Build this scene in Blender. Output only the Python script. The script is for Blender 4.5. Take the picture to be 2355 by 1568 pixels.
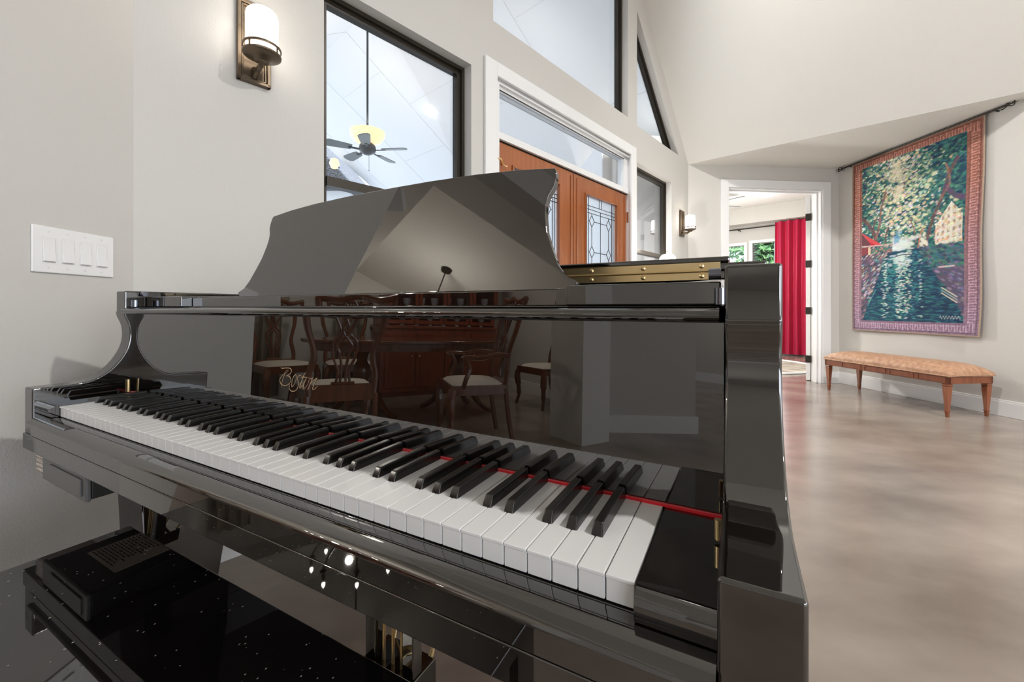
import bpy, bmesh, math, random
import numpy as np
from mathutils import Vector, Matrix
PI = math.pi
R = math.radians
random.seed(7)
for o in list(bpy.data.objects): bpy.data.objects.remove(o)
C = bpy.context.scene.collection
sc = bpy.context.scene

# ------------------------------------------------------------------ camera, sky, sun, large lights, exposure
cam_d = bpy.data.cameras.new('camera'); cam = bpy.data.objects.new('camera', cam_d); C.objects.link(cam)
cam.location = (0, 0, 0.93); cam.rotation_euler = (PI/2, 0, 0)
cam_d.sensor_width = 36.0; cam_d.lens = 962/2355*36; cam_d.shift_y = -75/2355; cam_d.clip_start = 0.01; cam_d.clip_end = 200
sc.camera = cam
sc.view_settings.view_transform = 'Standard'; sc.view_settings.look = 'None'
sc.view_settings.gamma = 1; sc.view_settings.use_curve_mapping = False
sc.view_settings.exposure = 0.63
w = bpy.data.worlds.new('sky'); sc.world = w; w.use_nodes = True
bg = w.node_tree.nodes['Background']; bg.inputs[0].default_value = (0.72, 0.84, 1.0, 1); bg.inputs[1].default_value = 1.62

def area(name, loc, rot, sx, sy, power, color=(1, 1, 1), spread=PI):
    d = bpy.data.lights.new(name, 'AREA'); d.shape = 'RECTANGLE'; d.size = sx; d.size_y = sy
    d.energy = power; d.color = color; d.spread = spread
    o = bpy.data.objects.new(name, d); C.objects.link(o); o.location = loc; o.rotation_euler = rot
    return o
def point(name, loc, power, color=(1, .86, .68), rad=.04, parent=None):
    d = bpy.data.lights.new(name, 'POINT'); d.energy = power; d.color = color; d.shadow_soft_size = rad
    o = bpy.data.objects.new(name, d); C.objects.link(o); o.location = loc; o.parent = parent
    return o
def spot(name, loc, power, color=(1, .93, .82), ang=150, rad=.07):
    d = bpy.data.lights.new(name, 'SPOT'); d.energy = power; d.color = color; d.spot_size = R(ang); d.spot_blend = .8; d.shadow_soft_size = rad
    o = bpy.data.objects.new(name, d); C.objects.link(o); o.location = loc
    return o
# added fill panels out of view, standing in for unknown rear and side windows
area('rear_fill_light', (2.6, -6.30, 2.3), (R(90), 0, R(180)), 5.0, 3.4, 125, (.97, .98, 1)).rotation_euler = (R(90), 0, R(0))
area('side_fill_light', (5.45, -3.6, 1.9), (R(90), 0, R(90)), 3.4, 2.6, 45, (.97, .98, 1)).rotation_euler = (R(90), 0, R(90))
area('bedroom_window_daylight', (4.55, 8.75, 1.5), (R(90), 0, R(137)), 1.9, 1.3, 16, (.95, .98, 1)).rotation_euler = (R(-90), 0, R(-43))
spot('dining_fill_spot', (-3.0, -1.95, 2.64), 36, (1, .93, .84), 150, .05)  # added fill, with its twin below, to brighten the mirrored dining room
spot('hall_fill_spot', (-3.6, -4.9, 2.62), 90, (1, .96, .9), 150, .05)  # unseen spot added to lift the dark hall in the fallboard reflection
spot('dining_fill_spot', (-4.7, -2.1, 2.64), 36, (1, .93, .84), 150, .05)
sun_d = bpy.data.lights.new('sun', 'SUN'); sun_d.energy = 5.0; sun_d.angle = R(3); sun_d.color = (1, .96, .9)
sun = bpy.data.objects.new('sun', sun_d); C.objects.link(sun); sun.rotation_euler = (R(38), 0, R(20))

# ------------------------------------------------------------------ frames of reference (metres)
U = Vector((math.cos(.4958), -math.sin(.4958), 0)); V = Vector((math.sin(.4958), math.cos(.4958), 0))
PIANO = -.6844*U + .3319*V                       # middle of the key fronts, on the floor
A = Vector((-1.2365, 1.3664, 0)); E_ = Vector((math.sin(R(42.4)), math.cos(R(42.4)), 0)); N_ = Vector((-E_.y, E_.x, 0))
ROT_E = math.atan2(E_.y, E_.x)
C2 = A + 4.9925*E_
d3 = Vector((math.sin(R(-5.2)), math.cos(R(-5.2)), 0)); DF = Vector((d3.y, -d3.x, 0)); ROT_F = math.atan2(DF.y, DF.x)
C3 = C2 + 1.9705*DF; DR = -d3; ROT_R = math.atan2(DR.y, DR.x)
CR = Vector((.762, -.647, 0)).normalized()       # ridge and crease direction of the vault

# ------------------------------------------------------------------ materials
def mat(name, col, rough=.5, metal=0., ior=1.5, bump=0., bscale=200., noise=0., nscale=6., col2=None, coat=0., trans=0., emit=None, estr=0., spec=None, sheen=0., stretch=None, detail=6):
    m = bpy.data.materials.new(name); m.use_nodes = True; nt = m.node_tree; b = nt.nodes['Principled BSDF']
    b.inputs['Base Color'].default_value = (*col, 1); b.inputs['Roughness'].default_value = rough
    b.inputs['Metallic'].default_value = metal; b.inputs['IOR'].default_value = ior
    b.inputs['Coat Weight'].default_value = coat; b.inputs['Coat Roughness'].default_value = .03
    b.inputs['Transmission Weight'].default_value = trans
    b.inputs['Sheen Weight'].default_value = sheen
    if emit: b.inputs['Emission Color'].default_value = (*emit, 1); b.inputs['Emission Strength'].default_value = estr
    tc = nt.nodes.new('ShaderNodeTexCoord'); mp = nt.nodes.new('ShaderNodeMapping'); nt.links.new(tc.outputs['Object'], mp.inputs[0])
    if stretch: mp.inputs['Scale'].default_value = stretch
    if col2:
        n = nt.nodes.new('ShaderNodeTexNoise'); n.inputs['Scale'].default_value = nscale; n.inputs['Detail'].default_value = detail; nt.links.new(mp.outputs[0], n.inputs[0])
        r = nt.nodes.new('ShaderNodeValToRGB'); r.color_ramp.elements[0].position = .5-noise; r.color_ramp.elements[1].position = .5+noise
        r.color_ramp.elements[0].color = (*col, 1); r.color_ramp.elements[1].color = (*col2, 1)
        nt.links.new(n.outputs['Fac'], r.inputs[0]); nt.links.new(r.outputs[0], b.inputs['Base Color'])
    if bump:
        n = nt.nodes.new('ShaderNodeTexNoise'); n.inputs['Scale'].default_value = bscale; n.inputs['Detail'].default_value = 3
        nt.links.new(tc.outputs['Object'], n.inputs[0])
        bp = nt.nodes.new('ShaderNodeBump'); bp.inputs['Strength'].default_value = bump; bp.inputs['Distance'].default_value = .002
        nt.links.new(n.outputs['Fac'], bp.inputs['Height']); nt.links.new(bp.outputs[0], b.inputs['Normal'])
    return m
M = {}
M['wall'] = mat('painted_wall', (.60, .582, .55), .75, bump=.55, bscale=170)
M['ceil'] = mat('painted_ceiling', (.74, .728, .69), .8, bump=.5, bscale=170)
M['trim'] = mat('white_trim_paint', (.82, .82, .82), .35)
M['concrete'] = mat('stained_concrete', (.20, .160, .133), .20, ior=1.5, bump=.05, bscale=30, noise=.19, nscale=1.7, col2=(.345, .292, .248), stretch=(1, 1.6, 1), detail=9)
M['black'] = mat('black_lacquer', (.0055, .004, .0033), .012, ior=2.3)
M['blackkey'] = mat('black_key', (.008, .007, .006), .22, ior=1.6)
M['ivory'] = mat('white_key', (.72, .725, .73), .16, ior=1.5)
M['keyside'] = mat('key_wood', (.45, .33, .2), .6)
M['felt'] = mat('red_felt', (.75, .01, .025), .9, sheen=.3)
M['brass'] = mat('brass', (.86, .62, .28), .34, 1.0, noise=.2, nscale=40, col2=(.92, .74, .44), stretch=(.05, 1, 1))
M['gold'] = mat('gold_inlay', (.80, .60, .38), .35, .7)
M['castiron'] = mat('gold_plate', (.55, .38, .14), .4, .8)
M['chrome'] = mat('dark_chrome', (.25, .27, .32), .15, 1.0)
M['plastic_grey'] = mat('grey_plastic', (.10, .10, .10), .35)
M['plastic_black'] = mat('black_plastic', (.012, .012, .012), .35)
M['label'] = mat('paper_label', (.85, .78, .70), .6)
M['ink'] = mat('label_ink', (.03, .03, .03), .6)
M['bronze'] = mat('bronze_frame', (.035, .028, .020), .35, .3)
M['sconce'] = mat('oil_rubbed_bronze', (.17, .125, .085), .35, .75, noise=.25, nscale=9, col2=(.10, .075, .05))
M['shade'] = mat('lit_white_glass', (.95, .92, .85), .3, emit=(1, .93, .84), estr=3.4)
M['bowl'] = mat('amber_glass', (.80, .62, .35), .3, emit=(1, .74, .40), estr=.62, noise=.2, nscale=14, col2=(.9, .6, .3))
M['bulb'] = mat('lamp_bulb', (1, .95, .85), .3, emit=(1, .92, .80), estr=60)
M['can'] = mat('lamp_and_fill', (1, 1, 1), .3, emit=(1, .97, .9), estr=5)  # shared by the real ceiling lights and the added vault fill discs
M['doorwood'] = mat('stained_fir', (.27, .072, .018), .28, noise=.28, nscale=5, col2=(.42, .13, .034), stretch=(9, 9, .5), coat=.5)
M['mahogany'] = mat('mahogany', (.095, .028, .011), .16, noise=.25, nscale=5, col2=(.19, .062, .025), stretch=(6, 6, .6), coat=.6)
M['cherry'] = mat('cherry_wood', (.17, .046, .018), .30, noise=.25, nscale=5, col2=(.27, .085, .035), stretch=(8, 8, 1), coat=.3)
M['cushion'] = mat('cream_seat_fabric', (.66, .60, .53), .9, bump=.3, bscale=500)
M['leather'] = mat('tan_leather', (.38, .20, .115), .55, bump=.5, bscale=90, noise=.16, nscale=34, col2=(.54, .32, .20))
M['iron'] = mat('wrought_iron', (.04, .035, .03), .5, .5)
M['red'] = mat('red_satin', (.52, .001, .055), .40, sheen=.15)
M['rug'] = mat('beige_rug', (.50, .44, .36), .95, noise=.1, nscale=5, col2=(.30, .24, .2), bump=.4, bscale=300)
M['fanblade'] = mat('grey_fan_blade', (.20, .22, .22), .5)
M['fandark'] = mat('dark_fan_metal', (.05, .055, .06), .4, .4)
M['porch'] = mat('porch_ceiling_paint', (.86, .88, .90), .7)
M['pave'] = mat('pale_paving', (.72, .72, .70), .8, noise=.1, nscale=3, col2=(.62, .62, .60))
M['shingle'] = mat('dark_shingles', (.07, .075, .08), .8, noise=.1, nscale=30, col2=(.22, .23, .25))
M['leaf'] = mat('foliage', (.03, .11, .03), .6, noise=.12, nscale=9, col2=(.22, .42, .16))
M['bark'] = mat('bark', (.10, .07, .05), .9)
M['grass'] = mat('lawn', (.10, .20, .06), .9, noise=.2, nscale=8, col2=(.16, .28, .09))
M['came'] = mat('lead_came', (.045, .045, .05), .4, .6)
M['blind'] = mat('dark_blind', (.05, .045, .05), .5)
M['curtain2'] = mat('beige_curtain', (.42, .37, .30), .85)
M['lint'] = mat('dust_specks', (.8, .8, .78), .9)

def glass(name, tint=(1, 1, 1), refl=1.0, frost=0.0):
    m = bpy.data.materials.new(name); m.use_nodes = True; nt = m.node_tree
    for n in list(nt.nodes): nt.nodes.remove(n)
    out = nt.nodes.new('ShaderNodeOutputMaterial'); t = nt.nodes.new('ShaderNodeBsdfTransparent'); g = nt.nodes.new('ShaderNodeBsdfGlossy')
    t.inputs[0].default_value = (*tint, 1); g.inputs['Roughness'].default_value = .0
    f = nt.nodes.new('ShaderNodeFresnel'); f.inputs[0].default_value = 1.45
    ml = nt.nodes.new('ShaderNodeMath'); ml.operation = 'MULTIPLY'; ml.inputs[1].default_value = refl; nt.links.new(f.outputs[0], ml.inputs[0])
    mx = nt.nodes.new('ShaderNodeMixShader'); nt.links.new(ml.outputs[0], mx.inputs[0]); nt.links.new(t.outputs[0], mx.inputs[1]); nt.links.new(g.outputs[0], mx.inputs[2])
    last = mx
    if frost:
        d = nt.nodes.new('ShaderNodeBsdfTranslucent'); d.inputs[0].default_value = (.92, .95, .98, 1)
        m2 = nt.nodes.new('ShaderNodeMixShader'); m2.inputs[0].default_value = frost
        nt.links.new(mx.outputs[0], m2.inputs[1]); nt.links.new(d.outputs[0], m2.inputs[2]); last = m2
    nt.links.new(last.outputs[0], out.inputs[0])
    return m
M['glass'] = glass('window_glass', (.97, .98, 1), .3)
M['frost'] = glass('textured_door_glass', (.96, .98, 1), .6, .35)

def dusty_black():
    m = mat('dusty_black_lacquer', (.0045, .0035, .004), .02, ior=1.75); nt = m.node_tree; b = nt.nodes['Principled BSDF']
    tc = nt.nodes.new('ShaderNodeTexCoord'); mp = nt.nodes.new('ShaderNodeMapping'); mp.inputs['Scale'].default_value = (260, 150, 1); mp.inputs['Rotation'].default_value = (0, 0, .5)
    v = nt.nodes.new('ShaderNodeTexVoronoi'); v.inputs['Scale'].default_value = 1
    n = nt.nodes.new('ShaderNodeTexNoise'); n.inputs['Scale'].default_value = 14
    nt.links.new(tc.outputs['Object'], mp.inputs[0]); nt.links.new(mp.outputs[0], v.inputs[0]); nt.links.new(tc.outputs['Object'], n.inputs[0])
    s = nt.nodes.new('ShaderNodeSeparateColor'); nt.links.new(v.outputs['Color'], s.inputs[0])
    a = nt.nodes.new('ShaderNodeMath'); a.operation = 'GREATER_THAN'; a.inputs[1].default_value = .92; nt.links.new(s.outputs[0], a.inputs[0])
    d = nt.nodes.new('ShaderNodeMath'); d.operation = 'LESS_THAN'; d.inputs[1].default_value = .2; nt.links.new(v.outputs['Distance'], d.inputs[0])
    e = nt.nodes.new('ShaderNodeMath'); e.operation = 'GREATER_THAN'; e.inputs[1].default_value = .44; nt.links.new(n.outputs['Fac'], e.inputs[0])
    p = nt.nodes.new('ShaderNodeMath'); p.operation = 'MULTIPLY'; nt.links.new(a.outputs[0], p.inputs[0]); nt.links.new(d.outputs[0], p.inputs[1])
    q = nt.nodes.new('ShaderNodeMath'); q.operation = 'MULTIPLY'; nt.links.new(p.outputs[0], q.inputs[0]); nt.links.new(e.outputs[0], q.inputs[1])
    mx = nt.nodes.new('ShaderNodeMix'); mx.data_type = 'RGBA'; nt.links.new(q.outputs[0], mx.inputs[0])
    mx.inputs[6].default_value = (.0045, .0035, .004, 1); mx.inputs[7].default_value = (.5, .5, .47, 1)
    nt.links.new(mx.outputs[2], b.inputs['Base Color'])
    return m
M['dusty'] = dusty_black()

# ------------------------------------------------------------------ mesh helpers
class MB:
    def __init__(s): s.bm = bmesh.new()
    def box(s, a, b, mtx=None):
        xs = (a[0], b[0]); ys = (a[1], b[1]); zs = (a[2], b[2])
        v = [s.bm.verts.new((x, y, z)) for z in zs for y in ys for x in xs]
        if mtx is not None:
            for q in v: q.co = mtx @ q.co
        for f in ((0, 2, 3, 1), (4, 5, 7, 6), (0, 1, 5, 4), (2, 6, 7, 3), (0, 4, 6, 2), (1, 3, 7, 5)): s.bm.faces.new([v[i] for i in f])
        return s
    def prism(s, poly, fa, fb):
        """poly: list of 2-D points; fa, fb map a 2-D point to the 3-D near and far copies"""
        a = [s.bm.verts.new(fa(*p)) for p in poly]; b = [s.bm.verts.new(fb(*p)) for p in poly]; n = len(poly)
        s.bm.faces.new(a); s.bm.faces.new(b[::-1])
        for i in range(n): s.bm.faces.new((a[i], b[i], b[(i+1) % n], a[(i+1) % n]))
        return s
    def xz(s, poly, y0, y1): return s.prism(poly, lambda x, z: (x, y0, z), lambda x, z: (x, y1, z))
    def yz(s, poly, x0, x1): return s.prism(poly, lambda y, z: (x0, y, z), lambda y, z: (x1, y, z))
    def xy(s, poly, z0, z1): return s.prism(poly, lambda x, y: (x, y, z0), lambda x, y: (x, y, z1))
    def tube(s, pts, r, seg=8, cap=True, flat=1.0):
        pts = [Vector(p) for p in pts]; n = len(pts); rr = r if hasattr(r, '__len__') else [r]*n
        rings = []; prev = None
        for i, p in enumerate(pts):
            t = (pts[min(i+1, n-1)]-pts[max(i-1, 0)]).normalized()
            if prev is None:
                up = Vector((0, 0, 1)) if abs(t.z) < .9 else Vector((1, 0, 0)); x = t.cross(up).normalized()
            else:
                x = (prev - t*prev.dot(t)).normalized()
            prev = x; y = t.cross(x)
            rings.append([s.bm.verts.new(p + rr[i]*(math.cos(k*2*PI/seg)*x + flat*math.sin(k*2*PI/seg)*y)) for k in range(seg)])
        for a, b in zip(rings, rings[1:]):
            for k in range(seg): s.bm.faces.new((a[k], a[(k+1) % seg], b[(k+1) % seg], b[k]))
        if cap: s.bm.faces.new(rings[0][::-1]); s.bm.faces.new(rings[-1])
        return s
    def lathe(s, prof, c=(0, 0, 0), seg=24, sx=1., sy=1.):
        rings = []
        for r_, z in prof:
            if r_ < 1e-5: rings.append([s.bm.verts.new((c[0], c[1], c[2]+z))])
            else: rings.append([s.bm.verts.new((c[0]+sx*r_*math.cos(k*2*PI/seg), c[1]+sy*r_*math.sin(k*2*PI/seg), c[2]+z)) for k in range(seg)])
        for a, b in zip(rings, rings[1:]):
            for k in range(seg):
                k2 = (k+1) % seg
                if len(a) == 1 and len(b) == 1: continue
                if len(a) == 1: s.bm.faces.new((a[0], b[k2], b[k]))
                elif len(b) == 1: s.bm.faces.new((a[k], a[k2], b[0]))
                else: s.bm.faces.new((a[k], a[k2], b[k2], b[k]))
        for rg, fl in ((rings[0], True), (rings[-1], False)):
            if len(rg) > 1: s.bm.faces.new(rg[::-1] if fl else rg)
        return s
    def build(s, name, m, parent=None, smooth=False, bevel=0, seg=2, sub=0, angle=40):
        bmesh.ops.recalc_face_normals(s.bm, faces=s.bm.faces)
        me = bpy.data.meshes.new(name); s.bm.to_mesh(me); s.bm.free()
        o = bpy.data.objects.new(name, me); C.objects.link(o); me.materials.append(M[m] if isinstance(m, str) else m)
        if smooth or bevel:
            for p in me.polygons: p.use_smooth = True
            me.set_sharp_from_angle(angle=R(angle))
        if bevel:
            b = o.modifiers.new('bevel', 'BEVEL'); b.width = bevel; b.segments = seg; b.limit_method = 'ANGLE'; b.angle_limit = R(38); b.harden_normals = True
        if sub:
            q = o.modifiers.new('sub', 'SUBSURF'); q.levels = sub; q.render_levels = sub
        if parent: o.parent = parent
        return o
def tag(o, label=None, cat=None, group=None, kind=None):
    if label: o['label'] = label
    if cat: o['category'] = cat
    if group: o['group'] = group
    if kind: o['kind'] = kind
    return o
def empty(name, loc, rz=0, parent=None):
    o = bpy.data.objects.new(name, None); C.objects.link(o); o.location = loc; o.rotation_euler = (0, 0, rz); o.empty_display_size = .1
    if parent: o.parent = parent
    return o
def copy_tree(o, parent=None):
    c = o.copy(); C.objects.link(c)
    if parent: c.parent = parent
    for ch in [x for x in bpy.data.objects if x.parent == o]:
        copy_tree(ch, c)
    return c
def struct(o, label=None, cat=None):
    o['kind'] = 'structure'
    if label: o['label'] = label
    if cat: o['category'] = cat
    return o
def at_frame(o, origin, rot): o.location = origin; o.rotation_euler = (0, 0, rot); return o
def smoothpath(pts, k=4):
    P = [Vector(p) for p in pts]; out = []
    for i in range(len(P)-1):
        p0, p1, p2, p3 = P[max(i-1, 0)], P[i], P[i+1], P[min(i+2, len(P)-1)]
        for j in range(k):
            t = j/k
            out.append(.5*((2*p1)+(p2-p0)*t+(2*p0-5*p1+4*p2-p3)*t*t+(3*p1-p0-3*p2+p3)*t**3))
    out.append(P[-1]); return out

# ------------------------------------------------------------------ THE ROOM
SL = 1.075
RIDGE = 2.571
def top(s):
    if s < .15: return 2.67
    return 2.67 + SL*min(s-.15, 4.993-s)
def wall_strips(mb, breaks, holes, topf, y0, y1):
    breaks = sorted(set(breaks))
    for a, b in zip(breaks, breaks[1:]):
        m = (a+b)/2; hs = sorted([h for h in holes if h[0] <= m <= h[1]], key=lambda h: h[2](m))
        lo = lambda s: 0.
        for h in hs:
            if h[2](m) > lo(m)+1e-4: mb.xz([(a, lo(a)), (b, lo(b)), (b, h[2](b)), (a, h[2](a))], y0, y1)
            lo = h[3]
        pts = [(a, lo(a)), (b, lo(b)), (b, topf(b)), (a, topf(a))]
        if abs(pts[0][1]-pts[3][1]) < 1e-4: pts = pts[:3]
        elif abs(pts[1][1]-pts[2][1]) < 1e-4: pts = [pts[0], pts[1], pts[3]]
        mb.xz(pts, y0, y1)
k_ = lambda v: (lambda s: v)
def uptop(s): return min(2.70+1.05*(4.682-s), 2.70+1.05*(s-.46))
holes = [(.618, 1.479, k_(1.05), k_(2.362)), (1.70, 3.49, k_(0), k_(2.355)), (1.661, 3.442, k_(2.714), uptop),
         (3.626, 4.676, k_(2.694), uptop), (3.626, 4.477, k_(1.05), k_(2.343))]
mb = MB()
wall_strips(mb, [0, .15, .618, 1.479, 1.661, 1.70, RIDGE, 3.442, 3.49, 3.626, 4.477, 4.676, 4.993], holes, top, 0, .14)
struct(at_frame(mb.build('wall_entry', 'wall'), A, ROT_E), 'grey beige painted gable wall with the entry doors and windows', 'wall')
# switch wall on the left and its return into the dining room
mb = MB(); mb.box((-1.40, .80, 0), (-1.2365, 1.50, 2.67))
struct(mb.build('wall_left', 'wall'), 'grey beige painted wall stub carrying the light switches', 'wall')
# far wall with the bedroom doorway
mb = MB(); wall_strips(mb, [0, .505, 1.737, 1.9705], [(.505, 1.737, k_(0), k_(2.40))], k_(2.67), 0, .14)
struct(at_frame(mb.build('wall_far', 'wall'), C2, ROT_F), 'grey beige painted wall around the bedroom doorway', 'wall')
# right wall
def rtop(t): return 2.67 if t < 2.0 else 2.67+.76*(t-2.0)
mb = MB(); wall_strips(mb, [0, 2.0, 4.6], [], rtop, 0, .14)
struct(at_frame(mb.build('wall_right', 'wall'), C3, ROT_R), 'pale grey beige wall behind the tapestry and the leather bench', 'wall')
# vaulted ceiling
def P3(v, z): return (v.x, v.y, z)
apex = A+RIDGE*E_; zA = top(RIDGE)
L0 = A+.15*E_
mb = MB()
def slab(mb, pts, t=.06):
    a = [mb.bm.verts.new(p) for p in pts]; b = [mb.bm.verts.new((p[0], p[1], p[2]+t)) for p in pts]; n = len(pts)
    mb.bm.faces.new(a); mb.bm.faces.new(b[::-1])
    for i in range(n): mb.bm.faces.new((a[i], b[i], b[(i+1) % n], a[(i+1) % n]))
off = .14*N_
LEN = 12.5
slab(mb, [P3(C2, 2.67), P3(apex, zA), P3(apex+CR*LEN, zA), P3(C2+CR*LEN, 2.67)])
slab(mb, [P3(L0, 2.67), P3(apex, zA), P3(apex+CR*LEN, zA), P3(L0+CR*LEN, 2.67)])
slab(mb, [P3(C2, 2.67), P3(C2+CR*3.3, 2.67), P3(C3+.3*DF-DR*.1, 2.67)])
slab(mb, [(-1.2365, 1.62, 2.67), P3(L0, 2.67), P3(L0+CR*LEN, 2.67), (-1.2365, -6.6, 2.67)])
struct(mb.build('ceiling', 'ceil'), 'vaulted off-white ceiling sloping down to a flat corner', 'ceiling')
# flat border and raised tray of the dining room ceiling
mb = MB()
TX0, TX1, TY0, TY1 = -4.85, -2.0, -2.2, .5
for a, b in (((-6.6, -6.6), (TX1, TY0)), ((TX1, -6.6), (-1.2375, 1.6)), ((-6.6, TY1), (TX1, 1.6)), ((-6.6, TY0), (TX0, TY1))):
    mb.box((a[0], a[1], 2.67), (b[0], b[1], 2.73))
mb.box((TX0-.05, TY0-.05, 3.05), (TX1+.05, TY1+.05, 3.11))
mb.box((TX0-.05, TY0-.05, 2.7305), (TX0, TY1+.05, 3.0495)); mb.box((TX1, TY0-.05, 2.7305), (TX1+.05, TY1+.05, 3.0495))
mb.box((TX0, TY0-.05, 2.7305), (TX1, TY0, 3.0495)); mb.box((TX0, TY1, 2.7305), (TX1, TY1+.05, 3.0495))
struct(mb.build('ceiling_dining', 'ceil'), 'tray ceiling over the dining table', 'ceiling')
# floor
mb = MB(); mb.box((-6.6, -6.6, -.08), (6.6, 1.6, 0))
mb.xy([(-1.9, 1.6), (6.6, 1.6), (6.6, 12.2), (.5, 12.2), tuple((A+5.2*E_+.16*N_).xy), tuple((A+.0*E_+.16*N_).xy)], -.08, 0)
struct(mb.build('floor', 'concrete'), 'glossy stained brown concrete floor', 'floor')
# walls of the great room and the dining room behind the camera
mb = MB(); mb.box((-5.34, -2.74, 0), (-5.2, 1.0, 2.67)); struct(mb.build('wall_dining_west', 'wall'), 'dining room wall behind the china cabinet', 'wall')
mb = MB(); mb.box((-5.2, .80, 0), (-1.40, .94, 2.67)); struct(mb.build('wall_dining_north', 'wall'), 'dining room wall beside the piano alcove', 'wall')
mb = MB(); mb.box((-5.2, -2.74, 0), (-2.62, -2.6, 2.67)); struct(mb.build('wall_dining_south', 'wall'), 'dining room wall opposite the piano', 'wall')
mb = MB(); mb.box((-1.40, -1.42, 2.42), (-1.2365, .80, 2.67)); struct(mb.build('trim_1', 'wall'), 'header over the dining room opening', 'trim')
mb = MB(); mb.box((-2.38, -1.72, 0), (-1.98, -1.42, 2.67)); mb.box((-1.98, -1.60, 2.42), (-1.2365, -1.42, 2.67))
struct(mb.build('trim_2', 'wall'), 'square column at the corner of the dining room', 'trim')
P, Q = Vector((-2.22, -1.93)), Vector((-1.80, -2.62)); d = (Q-P).normalized(); nn = Vector((d.y, -d.x))
if nn.x < 0: nn = -nn
mb = MB(); mb.xy([tuple(P), tuple(Q), tuple(Q-nn*.14-d*.0), tuple(P-nn*.14)], 0, 2.67)
mb.xy([(-2.38, -1.72), (-2.22, -1.72), (-2.22, -1.93), (-2.38, -1.98)], 0, 2.67)
mb.xy([tuple(Q-nn*.14), tuple(Q), (-1.9, -2.74), (-2.62, -2.74), (-2.62, -2.6)], 0, 2.67)
struct(mb.build('wall_pier', 'wall'), 'angled wall pier with white baseboard reflected in the fallboard', 'wall')
mb = MB(); mb.xy([tuple(P+d*.0), tuple(P+nn*.018), tuple(Q+nn*.018+d*.018), tuple(Q+d*.018)], 0, .15); mb.box((-2.62, -2.6, 0), (-5.2, -2.585, .15))
mb.box((-2.235, -1.905, 0), (-2.205, -1.875, 2.66)); struct(mb.build('baseboard_pier', 'trim'), 'white baseboard of the angled wall pier', 'baseboard')
mb = MB(); mb.box((-6.6, -6.55, 0), (.0, -6.4, 2.67)); mb.box((0, -6.55, 0), (6.2, -6.4, .5)); mb.box((0, -6.55, 4.1), (6.2, -6.4, 6.6)); mb.box((5.3, -6.55, .5), (6.2, -6.4, 4.1)); mb.box((-2, -6.55, 2.67), (0, -6.4, 6.6))
struct(mb.build('wall_rear', 'wall'), 'rear wall of the great room behind the camera', 'wall')
mb = MB(); mb.box((-6.4, -6.4, 0), (0, -6.38, .15)); struct(mb.build('baseboard_rear', 'trim'), 'white baseboard along the rear wall', 'baseboard')
mb = MB(); mb.box((5.62, -6.5, 0), (5.76, -5.4, 6)); mb.box((5.62, -1.8, 0), (5.76, 1.2, 6)); mb.box((5.62, -5.4, 0), (5.76, -1.8, .5)); mb.box((5.62, -5.4, 3.3), (5.76, -1.8, 6))
struct(mb.build('wall_right_rear', 'wall'), 'side wall of the great room behind the camera', 'wall')
e3 = C3+DR*4.6
mb = MB(); mb.xy([(e3.x, e3.y), (5.70, 1.0), (5.70, 1.15), (e3.x, e3.y+.15)], 0, 6); struct(mb.build('wall_right_return', 'wall'), 'return of the right wall out of view', 'wall')
mb = MB(); mb.box((-6.6, -6.5, 0), (-6.45, -2.7, 2.67)); struct(mb.build('wall_hall', 'wall'), 'end wall of the hall past the dining room', 'wall')

# baseboards of the visible corner
mb = MB(); mb.box((0, -.016, 0), (4.55, 0, .125)); mb.box((0, -.011, .125), (4.55, 0, .142))
struct(at_frame(mb.build('baseboard_right', 'trim', bevel=.003), C3, ROT_R), 'white baseboard under the tapestry wall', 'baseboard')
mb = MB(); mb.box((0, -.016, 0), (.405, 0, .14)); mb.box((1.843, -.016, 0), (1.9705, 0, .14))
struct(at_frame(mb.build('baseboard_far', 'trim'), C2, ROT_F), 'white baseboard on either side of the bedroom doorway', 'baseboard')
mb = MB(); mb.box((0, -.016, 0), (1.576, 0, .14)); mb.box((3.573, -.016, 0), (4.99, 0, .14))
struct(at_frame(mb.build('baseboard_entry', 'trim'), A, ROT_E), 'white baseboard of the entry wall', 'baseboard')

# ------------------------------------------------------------------ windows of the entry wall
WIN = []
def window(n, outer, bars, label, y=.085, fw=.045, fmat='bronze'):
    t = empty('window_%d' % n, A, ROT_E); struct(t, label, 'window')
    def inset(poly, d):
        m = len(poly); out = []
        cx = sum(p[0] for p in poly)/m; cz = sum(p[1] for p in poly)/m
        L = []
        for i in range(m):
            a = Vector(poly[i]); b = Vector(poly[(i+1) % m]); dd = (b-a).normalized(); nrm = Vector((-dd.y, dd.x))
            if nrm.dot(Vector((cx, cz))-a) < 0: nrm = -nrm
            L.append((a+nrm*d, dd))
        for i in range(m):
            p, u = L[i-1]; q, v = L[i]
            den = u.x*v.y-u.y*v.x; tt = ((q.x-p.x)*v.y-(q.y-p.y)*v.x)/den; out.append(tuple(p+u*tt))
        return out
    inn = inset(outer, fw); inn2 = inset(outer, fw*.45)
    mb = MB(); m = len(outer)
    for i in range(m):
        j = (i+1) % m
        mb.xz([outer[i], outer[j], inn2[j], inn2[i]], y-.025, y+.03)
        mb.xz([inn2[i], inn2[j], inn[j], inn[i]], y-.008, y+.03)
    for (x0, z0, x1, z1) in bars: mb.box((x0, y-.02, z0), (x1, y+.03, z1))
    mb.build('window_frame', fmat, t)
    mb = MB(); mb.xz(inn, y+.008, y+.014); mb.build('pane', 'glass', t)
    return t
window(1, [(.618, 1.05), (1.479, 1.05), (1.479, 2.362), (.618, 2.362)], [(.66, 1.490, 1.44, 1.532)], 'tall bronze framed window left of the entry doors')
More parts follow.
